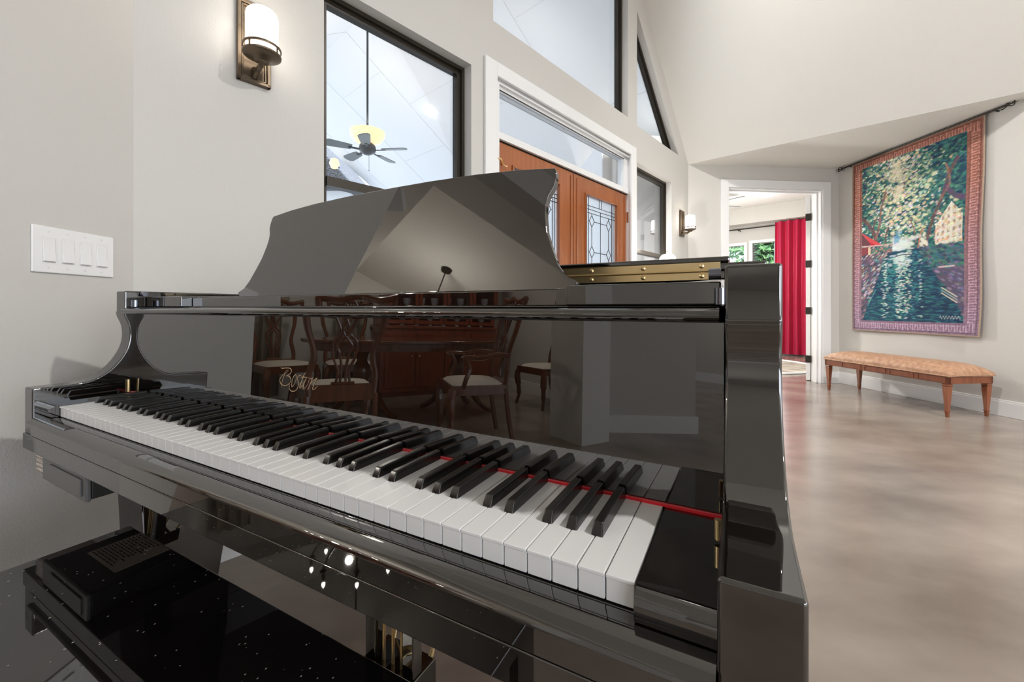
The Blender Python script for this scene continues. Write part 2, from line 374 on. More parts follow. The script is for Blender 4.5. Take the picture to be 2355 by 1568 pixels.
window(2, [(1.661, 2.714), (3.442, 2.714), (3.442, uptop(3.442)), (RIDGE, uptop(RIDGE)), (1.661, uptop(1.661))], [], 'gable window above the entry doors', fw=.05)
window(3, [(3.626, 2.694), (4.676, 2.694), (3.626, uptop(3.626))], [], 'triangular window under the sloping ceiling')
window(4, [(3.626, 1.05), (4.477, 1.05), (4.477, 2.343), (3.626, 2.343)], [(3.67, 1.487, 4.44, 1.525)], 'narrow bronze framed window right of the entry doors')
# casing and jamb
t = empty('trim_3', A, ROT_E); struct(t, 'white casing and transom frame around the entry doors', 'trim')
mb = MB()
for a, b in (((1.576, 0), (1.681, 2.459)), ((3.469, 0), (3.573, 2.459)), ((1.681, 2.372), (3.469, 2.459))):
    mb.box((a[0], -.022, a[1]), (b[0], 0, b[1]))
mb.build('casing', 'trim', t, bevel=.004)
mb = MB(); mb.box((1.681, 0, 0), (1.716, .12, 2.372)); mb.box((3.481, 0, 0), (3.52, .12, 2.372)); mb.box((1.716, 0, 2.345), (3.481, .12, 2.375))
mb.box((1.716, .012, 2.008), (3.481, .10, 2.052)); mb.box((1.716, .028, 2.052), (1.73, .09, 2.345)); mb.box((3.40, .022, 2.052), (3.481, .08, 2.345))
mb.box((1.716, .022, 2.325), (3.481, .06, 2.345))
mb.build('jamb', 'trim', t)
mb = MB(); mb.box((1.716, .020, 2.3185), (3.40, .024, 2.325)); mb.box((1.70, .03, 2.003), (3.481, .05, 2.008)); mb.build('dark_strip', 'bronze', t)  # thin dark strips above the transom pane and above the doors
mb = MB(); mb.box((1.716, .05, 2.052), (3.40, .056, 2.325)); mb.build('transom_pane', 'glass', t)

def door_leaf(n, s0, s1, g0, g1, label, latch=False, hinge_s=None):
    t = empty('door_%d' % n, A, ROT_E); struct(t, label, 'door')
    mb = MB(); y0, y1 = .035, .08
    mb.box((s0, y0, .01), (g0, y1, 2.0)); mb.box((g1, y0, .01), (s1, y1, 2.0)); mb.box((g0, y0, 1.865), (g1, y1, 2.0)); mb.box((g0, y0, .01), (g1, y1, .30))
    for a in (s0+.035, s1-.045):
        mb.box((a, y0-.006, .05), (a+.006, y0, 1.97))
    mb.build('door_frame', 'doorwood', t, bevel=.003)
    mb = MB()
    for a, b in (((g0-.014, .286), (g0, 1.879)), ((g1, .286), (g1+.014, 1.879)), ((g0, 1.865), (g1, 1.879)), ((g0, .286), (g1, .30))): mb.box((a[0], y0-.010, a[1]), (b[0], y0+.01, b[1]))
    mb.build('moulding', 'doorwood', t, bevel=.003)
    mb = MB(); mb.box((g0, .052, .30), (g1, .058, 1.865)); pane = mb.build('leaded_glass', 'frost', t)
    mb = MB(); r = .0032; W = g1-g0; yy = .050
    def ln(*p): mb.tube([(g0+a*W, yy, b) for a, b in p], r, 5)
    T_, B_ = 1.865, .30
    for a in (.075, .125, .875, .925): ln((a, B_), (a, T_))
    for z in (T_-.075, T_-.105, T_-.135, B_+.075, B_+.105): ln((0, z), (1, z))
    ln((.46, T_), (.46, T_-.075)); ln((.54, T_), (.54, T_-.075)); ln((.5, B_), (.5, T_-.105))
    def dia(cx, cz, w_=.075, h_=.05): ln((cx-w_, cz), (cx, cz+h_), (cx+w_, cz), (cx, cz-h_), (cx-w_, cz))
    xs = (.23, .77); zs = (T_-.20, T_-.46, T_-1.0, T_-1.26)
    for z in zs:
        for x in xs: dia(x, z)
    for i in range(0, 4):
        ln((xs[0]+.075, zs[i]), (xs[1]-.075, zs[i])); ln((.125, zs[i]), (xs[0]-.075, zs[i])); ln((xs[1]+.075, zs[i]), (.875, zs[i]))
        if i < 3:
            for x in xs: ln((x, zs[i]-.05), (x, zs[i+1]+.05))
    for x in xs: ln((x, zs[0]+.05), (x, T_-.135))
    mb.build('lead_came', 'came', t)
    if latch:
        mb = MB(); mb.lathe([(0, 0), (.016, .0), (.018, .01), (.010, .02), (0, .024)], (0, 0, 0))
        for v in mb.bm.verts: v.co = Vector((s0+.045, y0-.004-v.co.z, 1.862+v.co.y))
        mb.tube(smoothpath([(s0+.045, y0-.012, 1.862), (s0+.02, y0-.03, 1.875), (s0-.005, y0-.035, 1.872), (s0-.025, y0-.03, 1.878)]), .006, 8)
        mb.tube(smoothpath([(s0+.045, y0-.012, 1.862), (s0+.06, y0-.03, 1.84), (s0+.075, y0-.03, 1.845)]), .005, 8)
        mb.build('door_latch', 'brass', t, smooth=True)
    if hinge_s:
        for z in (.25, 1.05, 1.79):
            mb = MB(); mb.box((hinge_s-.012, .016, z-.05), (hinge_s+.02, .034, z+.05)); mb.build('hinge', 'doorwood', t, bevel=.003)
    return t
door_leaf(1, 1.716, 2.592, 1.884, 2.397, 'left leaf of the stained wood entry doors, brass latch at its top', latch=True)
door_leaf(2, 2.600, 3.478, 2.770, 3.287, 'right leaf of the stained wood entry doors', hinge_s=3.49)

# ------------------------------------------------------------------ porch outside
def EW(s, wv, z=0): p = A+s*E_+wv*N_; return (p.x, p.y, z)
mb = MB()
PZ = 4.78
def pz(s): return PZ-.62*abs(s-2.57)
a, b, c_, d_ = EW(-1.2, .16, pz(-1.2)), EW(2.57, .16, PZ), EW(2.57, 6.6, PZ), EW(-1.2, 6.6, pz(-1.2))
slab(mb, [a, b, c_, d_]); slab(mb, [EW(6.6, .16, pz(6.6)), b, c_, EW(6.6, 6.6, pz(6.6))])
porch = mb.build('porch_ceiling', 'porch'); tag(porch, 'pale vaulted porch ceiling of large panels seen through the glass', 'ceiling', kind='structure')
mb = MB()
for wv in (1.4, 2.6, 3.8, 5.0, 6.2):
    for s0, s1 in ((-1.2, 2.57), (2.57, 6.6)):
        pts = [Vector(EW(s0, wv, pz(s0)-.001)), Vector(EW(s1, wv, pz(s1)-.001))]; mb.tube(pts, .004, 4)
for s0, w0, w1 in ((3.4, .2, 1.4), (4.6, .2, 1.4), (2.9, 1.4, 2.6), (4.1, 1.4, 2.6), (3.6, 2.6, 3.8), (4.9, 2.6, 3.8), (3.1, 3.8, 5.0), (4.3, 3.8, 5.0), (3.7, 5, 6.2), (1.7, .2, 1.4), (1.1, 1.4, 2.6), (1.9, 2.6, 3.8)):
    mb.tube([Vector(EW(s0, w0, pz(s0)-.001)), Vector(EW(s0, w1, pz(s0)-.001))], .004, 4)
s_ = mb.build('panel_seam', mat('seam_grey', (.70, .73, .76), .8), porch)
mb = MB(); mb.box((-22, -10, -.25), (20, 30, -.15))
tag(mb.build('ground', 'pave'), 'pale paving outside the house', 'ground', kind='structure')

def ceiling_fan(name, label, loc, rod, rb, blades=5, phase=.3, sc_=1.0, bowl_up=True, group=None):
    t = empty(name, loc); tag(t, label, 'ceiling fan', group)
    mb = MB(); mb.tube([(0, 0, .06), (0, 0, rod)], .014, 8); mb.lathe([(0, rod-.05), (.06, rod-.04), (.07, rod), (0, rod)], seg=16); mb.build('downrod', 'fandark', t, smooth=True)
    mb = MB(); mb.lathe([(0, -.07), (.05, -.065), (.10, -.03), (.11, .0), (.10, .05), (.05, .09), (0, .1)], seg=20); mb.build('motor', 'fandark', t, smooth=True)
    for k in range(blades):
        a = phase+k*2*PI/blades; mb = MB(); mt = Matrix.Rotation(a, 4, 'Z') @ Matrix.Rotation(R(12), 4, 'X')
        pts = [(.20, -.05), (.30, -.062), (rb-.05, -.075), (rb-.01, -.05), (rb, 0), (rb-.01, .05), (rb-.05, .075), (.30, .062), (.20, .05)]
        mb.prism(pts, lambda x, y: mt @ Vector((x, y, -.012)), lambda x, y: mt @ Vector((x, y, -.002)))
        bl = mb.build('blade', 'fanblade', t)
        mb = MB(); mb.box((.07, -.016, -.02), (.24, .016, -.012), mt); mb.build('blade_arm', 'fandark', bl)
    mb = MB()
    if bowl_up: mb.lathe([(.03, .075), (.10, .08), (.17, .11), (.215, .17), (.225, .225), (.218, .225), (.205, .175), (.16, .12), (.03, .09)], seg=28)
    else: mb.lathe([(.0, -.18), (.10, -.165), (.15, -.12), (.16, -.07), (0, -.07)], seg=24)
    mb.build('glass_bowl', 'bowl', t, smooth=True)
    mb = MB(); mb.tube([(.02, .0, -.06), (.02, 0, -.26)], .0025, 5); mb.lathe([(0, -.29), (.006, -.28), (0, -.26)], (.02, 0, 0), 8); mb.build('pull_chain', 'fandark', t)
    return t
ceiling_fan('ceiling_fan', 'dark porch ceiling fan with a glowing amber bowl on a long rod', (-1.90, 5.5, 3.02), 4.66-3.02, .53, phase=R(-4))
point('porch_fan_lamp', (-1.90, 5.5, 3.35), 10, (1, .96, .9), .1)
mb = MB(); mb.lathe([(0, .0), (.075, 0), (.085, .02), (0, .02)], seg=20)
o = mb.build('porch_downlight', 'can'); s0 = 3.55; w0 = 1.55
r_ = Vector(((995-1177.5)/962, 1, (709-265)/962))
# meet the porch ceiling slope along the line of sight of its place
best = None
for i in range(100, 900):
    p = Vector((0, 0, .93))+r_*(i*.01); q = p-A; s_q = q.x*E_.x+q.y*E_.y
    if p.z > pz(s_q)-.03 and s_q > 2.57: best = p; break
o.location = best if best else (-.9, 4.8, 3.2); o.rotation_euler = (0, 0, 0)
tag(o, 'round white light in the porch ceiling right of the fan', 'ceiling light')
# glowing lantern shape added for the bright spot in the narrow window
mb = MB(); t = empty('glint_lantern', (2.42, 7.5, 2.30)); tag(t, 'glowing lantern shape added for the bright spot in the narrow window right of the doors', 'lantern')
mb.lathe([(0, -.11), (.05, -.11), (.075, -.06), (.08, .06), (.06, .11), (0, .11)], seg=16); mb.build('lamp_shade', 'shade', t, smooth=True)
mb = MB(); mb.tube([(0, 0, .11), (0, 0, .75)], .004, 6); mb.build('lantern_rod', 'porch', t)
point('outside_wall_fill', (2.2, 6.8, 1.7), 85, (1, .97, .92), .08)  # fill added away from the lantern to brighten the white outside wall
point('porch_down_lamp', (.2, 4.6, 3.3), 3, (1, .98, .95), .1)
# neighbouring roof corner and its lamp
t = empty('garden_house', (-4.4, 8.6, -.15)); tag(t, 'corner of a dark shingled roof with a white gable outside the left window', 'building')
mb = MB(); mb.prism([(-2.6, 3.58), (1.107, 3.58), (-.62, 5.7)], lambda x, z: (x, 0, z), lambda x, z: (x, 3, z)); mb.build('roof', 'shingle', t)
mb = MB(); mb.box((-2.2, .3, 0), (.9, 2.7, 3.58)); mb.build('house_wall', 'porch', t)
t = empty('wall_lamp', (-3.55, 8.36, 3.82)); tag(t, 'small yellow lamp in front of the dark shingled roof', 'lamp')
mb = MB(); mb.lathe([(0, -.10), (.06, -.09), (.10, 0), (.07, .09), (0, .10)], seg=14); mb.build('lamp_shade', 'bowl', t, smooth=True)
mb = MB(); mb.tube([(0, 0, .0), (0, .23, .0)], .015, 6); mb.build('lamp_arm', 'fandark', t)

# ------------------------------------------------------------------ wall sconces
def sconce(label, origin, rot, s, z0, z1, w_=.115):
    """z0..z1 backplate; frame x along the wall, -y into the room"""
    t = empty('wall_sconce', Vector(origin)+Vector((math.cos(rot), math.sin(rot), 0))*s, rot); tag(t, label, 'wall lamp', 'bronze wall sconces with white glass shades')
    h = z1-z0; zc = z0
    mb = MB(); x0, x1 = -w_/2, w_/2
    mb.box((x0, -.010, z0), (x1, 0, z1))
    for a, b in (((x0, z0), (x0+.014, z1)), ((x1-.014, z0), (x1, z1)), ((x0, z0), (x1, z0+.014)), ((x0, z1-.014), (x1, z1))): mb.box((a[0], -.022, a[1]), (b[0], -.008, b[1]))
    for a, b in (((x0+.014, z0+.014), (x0+.022, z1-.014)), ((x1-.022, z0+.014), (x1-.014, z1-.014)), ((x0+.014, z0+.014), (x1-.014, z0+.022)), ((x0+.014, z1-.022), (x1-.014, z1-.014))): mb.box((a[0], -.017, a[1]), (b[0], -.008, b[1]))
    mb.build('backplate', 'sconce', t, bevel=.0025)
    ya = -.105; zd = z0+.062
    mb = MB(); mb.tube(smoothpath([(0, -.010, z0+.02), (0, -.03, z0+.028), (0, -.055, z0+.036), (0, -.09, z0+.040), (0, ya, zd)]), [.012]*4+[.011]*4+[.010]*4+[.010]*4+[.016], 8)
    mb.tube(smoothpath([(0, -.012, z0+.055), (0, -.04, z0+.045), (0, -.075, z0+.026)]), [.010]*4+[.006]*4+[.001], 8); mb.build('sconce_arm', 'sconce', t, smooth=True)
    mb = MB(); mb.lathe([(0, -.018), (.022, -.015), (.030, -.004), (.052, .002), (.063, .008), (.064, .014), (.05, .016), (0, .016)], (0, ya, zd), 28); mb.build('dish', 'sconce', t, smooth=True)
    mb = MB(); seg = 32
    mb.tube([(.0615*math.cos(k*2*PI/seg), ya+.0615*math.sin(k*2*PI/seg), zd+.036) for k in range(seg+1)], .0032, 6, cap=False, flat=1.6)
    for k in range(4):
        a = k*PI/2+.6; mb.tube([(.0615*math.cos(a), ya+.0615*math.sin(a), zd+.010), (.0615*math.cos(a), ya+.0615*math.sin(a), zd+.036)], .0035, 6)
    mb.build('ring', 'sconce', t, smooth=True)
    mb = MB(); mb.lathe([(0, .014), (.050, .014), (.053, .03), (.0535, .148), (.051, .161), (.044, .170), (.036, .171), (.036, .167), (.048, .153), (.050, .03), (0, .02)], (0, ya, zd), 32)
    sh = mb.build('glass_shade', 'shade', t, smooth=True)
    return t
sconce('large bronze wall sconce with lit white glass shade above the left end of the piano', A, ROT_E, .345, 1.795, 2.103)
sconce('small looking bronze wall sconce with lit glass shade beside the bedroom doorway', A, ROT_E, 4.755, 1.765, 2.065)

# ------------------------------------------------------------------ light switch plate
t = empty('light_switch_plate', (-1.2365, 1.183, 1.086), PI/2); tag(t, 'white four-gang light switch plate on the left wall', 'light switch')
mb = MB(); mb.box((-.110, -.0055, -.0615), (.110, 0, .0615)); mb.build('wall_plate', 'trim', t, bevel=.004, seg=3)
M['rocker'] = mat('white_rocker', (.74, .73, .72), .3)
for k in range(4):
    x = -.0715+k*.0477
    mb = MB(); mb.box((x-.0175, -.0062, -.0345), (x+.0175, -.0050, .0345)); fr = mb.build('rocker_frame', 'rocker', t, bevel=.0005)
    mb = MB(); mb.yz([(-.0055, -.031), (-.0115, -.031), (-.0075, .002), (-.0085, .031), (-.0055, .031)], x-.0145, x+.0145); mb.build('rocker_switch', 'trim', fr, bevel=.0008)
    for z in (-.048, .048):
        mb = MB(); mb.tube([(x, -.0052, z), (x, -.0066, z)], .0026, 10); mb.build('screw', 'rocker', t)

# ------------------------------------------------------------------ bedroom beyond the doorway
t = empty('trim_4', C2, ROT_F); struct(t, 'white casing around the bedroom doorway', 'trim')
mb = MB()
for a, b in (((.405, 0), (.505, 2.498)), ((1.737, 0), (1.843, 2.498)), ((.505, 2.40), (1.737, 2.498))): mb.box((a[0], -.02, a[1]), (b[0], 0, b[1]))
mb.build('casing', 'trim', t, bevel=.003)
mb = MB(); mb.box((.505, 0, 0), (.520, .15, 2.40)); mb.box((1.722, 0, 0), (1.737, .15, 2.40)); mb.box((.52, 0, 2.385), (1.722, .15, 2.40)); mb.box((1.708, .05, 0), (1.722, .095, 2.385)); mb.box((.52, .05, 2.372), (1.708, .095, 2.385))
mb.build('jamb', 'trim', t)
hp = C2+1.712*DF+.152*Vector((-DF.y, DF.x, 0))
t = empty('door_3', hp, R(52)); struct(t, 'white bedroom door standing wide open', 'door')
mb = MB(); mb.box((.0, -.0, .01), (1.1, .045, 2.37)); mb.build('door_panel', 'trim', t, bevel=.003)
for z in (.28, .90, 1.50, 2.10):
    mb = MB(); mb.box((-.006, -.004, z-.045), (.0, .05, z+.045)); mb.tube([(-.006, -.004, z-.045), (-.006, -.004, z+.045)], .008, 8); mb.build('hinge', 'iron', t)
BW0 = Vector((4.68, 9.03, 0)); BD = Vector((.731, -.682, 0)).normalized(); BN = Vector((-BD.y, BD.x, 0)); ROT_B = math.atan2(BD.y, BD.x)
# BW0 is on the curtain rod line; wall is .12 further out
mb = MB()
bh = [(-.9, -.52, k_(.75), k_(2.29)), (.02, .30, k_(.75), k_(2.29)), (.50, 1.25, k_(.75), k_(2.29))]
bh = [(-1.2, .27, k_(.75), k_(2.275)), (.43, 1.35, k_(.75), k_(2.30))]
wall_strips(mb, [-3.6, -1.2, .27, .43, 1.35, 3.2], bh, k_(3.0), .12, .26)
struct(at_frame(mb.build('wall_bedroom', 'wall'), BW0, ROT_B), 'beige bedroom wall with two windows', 'wall')
mb = MB(); mb.box((-3.6, -.20, 2.68), (3.2, .12, 3.0)); struct(at_frame(mb.build('trim_5', 'wall'), BW0, ROT_B), 'soffit over the bedroom windows', 'trim')
for n, (x0, x1, zt, lab) in ((5, (-1.2, .27, 2.275, 'left bedroom window with trees outside')), (6, (.43, 1.35, 2.30, 'right bedroom window beside the red curtain'))):
    t = empty('window_%d' % n, BW0, ROT_B); struct(t, lab, 'window')
    mb = MB()
    for a, b in (((x0-.06, .69), (x0, zt+.06)), ((x1, .69), (x1+.06, zt+.06)), ((x0, zt), (x1, zt+.06)), ((x0, .69), (x1, .75))): mb.box((a[0], .10, a[1]), (b[0], .14, b[1]))
    mb.build('window_frame', 'trim', t)
    mb = MB(); mb.box((x0, .19, .75), (x1, .195, zt)); mb.build('pane', 'glass', t)
    if n == 6:
        mb = MB()
        for k in range(24): mb.box((x0+.01, .125, zt-.06-k*.055), (x0+.07, .16, zt-.035-k*.055))
        mb.build('blind', 'blind', t)
mb = MB()
mb.xy([tuple((C2-.6*DF+.14*N_*0+.14*Vector((-DF.y, DF.x, 0))).xy), tuple((C3+2.4*DF+.14*Vector((-DF.y, DF.x, 0))).xy), tuple((BW0+3.2*BD+.26*BN).xy), tuple((BW0-3.6*BD+.26*BN).xy)], 3.0, 3.06)
struct(mb.build('ceiling_bedroom', 'ceil'), 'white bedroom ceiling', 'ceiling')
fo = Vector((-DF.y, DF.x, 0))
mb = MB()
p0 = C2+.14*fo-.9*DF; p1 = p0+fo*6.5
mb.xy([tuple(p0.xy), tuple((p0-.1*DF).xy), tuple((p1-.1*DF).xy), tuple(p1.xy)], 0, 3.0)
p0 = C3+.14*fo+1.9*DF; p1 = p0+fo*3.5
mb.xy([tuple(p0.xy), tuple((p0+.1*DF).xy), tuple((p1+.1*DF).xy), tuple(p1.xy)], 0, 3.0)
p0 = C3+.0*fo; p1 = p0+1.95*DF
mb.xy([tuple(p0.xy), tuple(p1.xy), tuple((p1+.14*fo).xy), tuple((p0+.14*fo).xy)], 0, 3.0)
mb.xy([tuple((C2).xy), tuple((C2-.9*DF).xy), tuple((C2-.9*DF+.14*fo).xy), tuple((C2+.14*fo).xy)], 0, 3.0)
mb.xy([tuple((C2+.142*fo).xy), tuple((C3+.142*fo).xy), tuple((C3+.20*fo).xy), tuple((C2+.20*fo).xy)], 2.45, 3.0)
struct(mb.build('wall_bedroom_side', 'wall'), 'side walls of the bedroom out of view', 'wall')
mb = MB(); p0 = C2+.15*fo-1.002*DF; p1 = p0+fo*6.5; mb.xy([tuple(p0.xy), tuple((p0-.02*DF).xy), tuple((p1-.02*DF).xy), tuple(p1.xy)], -.1, 3.0); struct(mb.build('wall_exterior', 'porch'), 'white outside wall of the bedroom beside the porch', 'wall')
# curtain and rod
t = empty('curtain_rod', BW0, ROT_B); tag(t, 'thin dark curtain rod across the bedroom windows', 'curtain rod')
mb = MB(); mb.tube([(-1.6, -.0, 2.605), (1.75, -.0, 2.605)], .013, 8); mb.lathe([(0, -.03), (.025, -.02), (.03, 0), (.025, .02), (0, .03)], (1.78, 0, 2.605), 12); mb.build('rod', 'iron', t, smooth=True)
for x in (.2, 1.7):
    mb = MB(); mb.tube([(x, 0, 2.60), (x, .12, 2.575)], .009, 6); mb.lathe([(0, 0), (.02, 0), (.02, .03), (0, .03)], (x, -.0, 2.57), 10); mb.build('bracket', 'iron', t)
mb = MB(); n = 90; rings = []
x0, x1 = .875, 1.62
for i in range(n+1):
    f = i/n; x = x0+(x1-x0)*f; y = -.078+.042*math.sin(f*2*PI*5.5)+.012*math.sin(f*31+1)
    rings.append([(x, y, .03), (x+.01*math.sin(f*9), y*1.15, 1.2), (x, y, 2.60), (x, y, 2.655)])
vv = [[mb.bm.verts.new(p) for p in r] for r in rings]; v2 = [[mb.bm.verts.new((p[0], p[1]-.004, p[2])) for p in r] for r in rings]
for a, b in zip(vv, vv[1:]):
    for k in range(3): mb.bm.faces.new((a[k], b[k], b[k+1], a[k+1]))
for a, b in zip(v2, v2[1:]):
    for k in range(3): mb.bm.faces.new((a[k], a[k+1], b[k+1], b[k]))
o = at_frame(mb.build('curtain', 'red', smooth=True, angle=180), BW0, ROT_B); tag(o, 'long crimson satin curtain hanging in the bedroom', 'curtain')
mb = MB(); mb.lathe([(0, 0), (1.12, 0), (1.15, .006), (1.12, .012), (0, .012)], (3.72, 6.95, 0), 48, 1.0, .95); o = mb.build('round_rug', 'rug'); tag(o, 'round beige rug on the bedroom floor', 'rug')
mb = MB(); seg = 48; mb.tube([(3.72+1.13*math.cos(k*2*PI/seg), 6.95+1.07*math.sin(k*2*PI/seg), .012) for k in range(seg+1)], .02, 6, cap=False); mb.build('rug_border', 'trim', o)
mb = MB(); mb.lathe([(0, -.02), (.13, -.02), (.15, 0), (0, 0)], (4.64, 7.63, 2.998), 24); tag(mb.build('ceiling_light', 'can'), 'round recessed light glowing in the bedroom ceiling', 'ceiling light')
ceiling_fan('ceiling_fan', 'grey bladed ceiling fan just inside the bedroom doorway', (3.48, 7.45, 2.78), .22, .66, phase=R(12), bowl_up=False)
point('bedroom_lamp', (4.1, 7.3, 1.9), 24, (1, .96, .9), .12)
# trees outside the bedroom
def tree(loc, h, r, seed, label):
    rnd = random.Random(seed)
    t = empty('leafy_tree', loc); tag(t, label, 'tree', 'trees outside the bedroom')
    mb = MB(); mb.tube([(0, 0, 0), (.1, 0, h*.3), (0, .1, h*.6)], [.16, .12, .06], 8); mb.build('trunk', 'bark', t)
    mb = MB()
    for k in range(2600):
        a = rnd.random()*2*PI; q = rnd.random()**.4*r; z = h*.15+rnd.random()*h*.85; q *= math.sin(PI*min(1, (z/h)*.8+.2))+.2
        p = Vector((q*math.cos(a), q*math.sin(a), z)); s_ = .09+rnd.random()*.12
        u = Vector((rnd.gauss(0, 1), rnd.gauss(0, 1), rnd.gauss(0, 1))).normalized(); v = u.orthogonal().normalized()
        vs = [mb.bm.verts.new(p+u*s_), mb.bm.verts.new(p+v*s_*.5), mb.bm.verts.new(p-u*s_), mb.bm.verts.new(p-v*s_*.5)]; mb.bm.faces.new(vs)
    mb.build('foliage', 'leaf', t)
tree((4.5, 12.9, -.12), 3.3, 1.0, 1, 'bushy green tree outside the left bedroom window'); tree((7.05, 11.1, -.12), 3.2, 1.0, 2, 'green tree outside the right bedroom window')
tree((10.0, 9.9, -.12), 3.3, 1.0, 3, 'green tree behind the red curtain window'); tree((7.2, 15.4, -.12), 5.2, 1.9, 4, 'tall green tree standing farthest outside the bedroom windows')
mb = MB(); mb.box((2.5, 11.0, -.1495), (16, 24, -.1475)); tag(mb.build('lawn', 'grass'), 'green lawn outside the bedroom', 'lawn', kind='stuff')

# ------------------------------------------------------------------ tapestry
t = empty('tapestry', C3, ROT_R); tag(t, 'large woven tapestry of a tree-lined canal with a red awning, patterned border', 'tapestry')
rod_t = empty('tapestry_rod', C3, ROT_R); tag(rod_t, 'wrought iron rod with scrolled finials holding the canal tapestry', 'rod')
mb = MB(); mb.tube([(.10, -.045, 2.645), (1.68, -.045, 2.655)], .010, 8); mb.build('rod', 'iron', rod_t, smooth=True)
for sgn, x in ((-1, .10), (1, 1.68)):
    mb = MB(); zz = 2.645 if sgn < 0 else 2.655
    for q in (1, -1):
        mb.tube(smoothpath([(x, -.045, zz), (x+sgn*.03, -.045, zz+q*.018), (x+sgn*.055, -.05, zz+q*.022), (x+sgn*.06, -.05, zz+q*.006), (x+sgn*.045, -.05, zz+q*.006)]), .004, 6)
        mb.tube(smoothpath([(x+sgn*.02, -.045, zz), (x-sgn*.01, -.06, zz+q*.03), (x-sgn*.03, -.05, zz+q*.022)]), .004, 6)
    mb.tube([(x, -.045, zz), (x+sgn*.085, -.045, zz)], [.007, .002], 8)
    mb.build('finial', 'iron', rod_t, smooth=True)
for x in (.17, 1.60):
    mb = MB(); mb.tube([(x, -.045, 2.65), (x, -.002, 2.645)], .007, 6); mb.build('bracket', 'iron', rod_t)
def tapestry_colors(nx, nz):
    """an impressionist canal scene painted dab by dab; ix 0..1 across, iz 0..1 up the inner picture"""
    rg = random.Random(11); W0, H0 = 1.31, 1.98
    X = np.linspace(0, W0, nx)[None, :].repeat(nz, 0); Z = np.linspace(0, H0, nz)[:, None].repeat(nx, 1)
    ix = (X-.129)/1.047; iz = (Z-.123)/1.767
    col = np.zeros((nz, nx, 3)); col[:] = (.02, .075, .085)
    def dab(cx, cz, lx, lz, ang, c, k=.9):
        """ellipse with half axes lx, lz in metres"""
        px_, pz_ = .129+cx*1.047, .123+cz*1.767; m_ = max(lx, lz)
        i0 = max(0, int((px_-m_)/W0*(nx-1))); i1 = min(nx, int((px_+m_)/W0*(nx-1))+2); j0 = max(0, int((pz_-m_)/H0*(nz-1))); j1 = min(nz, int((pz_+m_)/H0*(nz-1))+2)
        if i1 <= i0 or j1 <= j0: return
        dx = X[j0:j1, i0:i1]-px_; dz = Z[j0:j1, i0:i1]-pz_; ca_, sa_ = math.cos(ang), math.sin(ang)
        q = ((dx*ca_+dz*sa_)/lx)**2+((-dx*sa_+dz*ca_)/lz)**2; mm = (np.clip(1.25-q, 0, 1)*k)[..., None]
        col[j0:j1, i0:i1] = col[j0:j1, i0:i1]*(1-mm)+np.array(c)*mm
    def jit(c, a_=.25): return [max(0, v*(1+rg.uniform(-a_, a_))) for v in c]
    def region(n_, f_, x0_=0., x1_=1., z0_=0., z1_=1.):
        for _ in range(n_):
            cx, cz = rg.uniform(x0_, x1_), rg.uniform(z0_, z1_); r_ = f_(cx, cz)
            if r_: c, lx, lz, an = r_; dab(cx, cz, lx, lz, an, jit(c), rg.uniform(.55, .95))
    TEAL, DEEP, NAVY, GRN, CREAM, WARM, WHT = (.03, .15, .17), (.012, .055, .085), (.010, .030, .085), (.06, .20, .15), (.72, .62, .42), (.85, .62, .33), (.74, .76, .68)
    light = lambda x, z: math.exp(-((x-.40)/.24)**2-((z-.82)/.26)**2)+.75*math.exp(-((x-.48)/.17)**2-((z-.60)/.16)**2)
    region(2600, lambda x, z: (rg.choice([DEEP, TEAL, DEEP, GRN]), .030, .016, rg.uniform(-.6, .9)), z0_=.40)
    region(1100, lambda x, z: (WARM if (abs(x-.38) < .12 and .68 < z < .80 and rg.random() < .35) else rg.choice([CREAM, WHT, CREAM]), .024, .015, rg.uniform(-.5, .8)) if rg.random() < light(x, z)*1.1 else None, z0_=.44)
    for cx, cz in ((.36, .93), (.40, .88), (.38, .97), (.43, .93), (.34, .88), (.41, .80), (.39, .76)): dab(cx, cz, .055, .05, .2, (.86, .76, .58), .8)
    region(2600, lambda x, z: (rg.choice([TEAL, GRN, DEEP, (.09, .27, .19)]), .020, .010, rg.uniform(-.4, .9)) if rg.random() < .95-.80*light(x, z) else None, z0_=.46)
    region(1500, lambda x, z: (rg.choice([CREAM, (.50, .52, .30), WHT, (.30, .42, .28)]), .015, .008, rg.uniform(-.3, .8)) if rg.random() < .22+.85*light(x, z)-.35*(x > .85) else None, z0_=.46)
    region(500, lambda x, z: (rg.choice([DEEP, NAVY]), .028, .014, rg.uniform(-.3, .6)) if x+z*.9 > 1.55 or x < .06 else None, z0_=.5)
    for cx, cz in ((.70, .80), (.74, .83), (.68, .77), (.93, .66), (.90, .68), (.19, .76), (.12, .70)): dab(cx, cz, .032, .022, .5, (.66, .64, .42), .8)
    def limb(pts, w_, c):
        P_ = smoothpath([(a_, b_, 0) for a_, b_ in pts], 14)
        for k, p_ in enumerate(P_): dab(p_.x+rg.uniform(-.004, .004), p_.y, w_*rg.uniform(.8, 1.15), w_*1.2, 0, jit(c, .35), .85)
    BR = (.13, .075, .08); BR2 = (.24, .13, .11)
    limb([(.17, .45), (.155, .53), (.10, .60), (.02, .66)], .020, BR); limb([(.16, .52), (.20, .60), (.215, .70), (.27, .80)], .014, BR2); limb([(.12, .58), (.155, .64)], .010, BR); limb([(.27, .44), (.265, .52), (.30, .58)], .009, BR)
    limb([(.66, .40), (.70, .50), (.75, .60), (.82, .70), (.86, .80), (.93, .88)], .017, BR); limb([(.84, .74), (.92, .68), (1.0, .66)], .022, (.09, .07, .12)); limb([(.80, .68), (.87, .76), (.84, .86)], .012, BR2); limb([(.60, .42), (.615, .48), (.64, .53)], .009, (.40, .17, .10)); limb([(.52, .60), (.56, .54), (.58, .46)], .007, BR2)
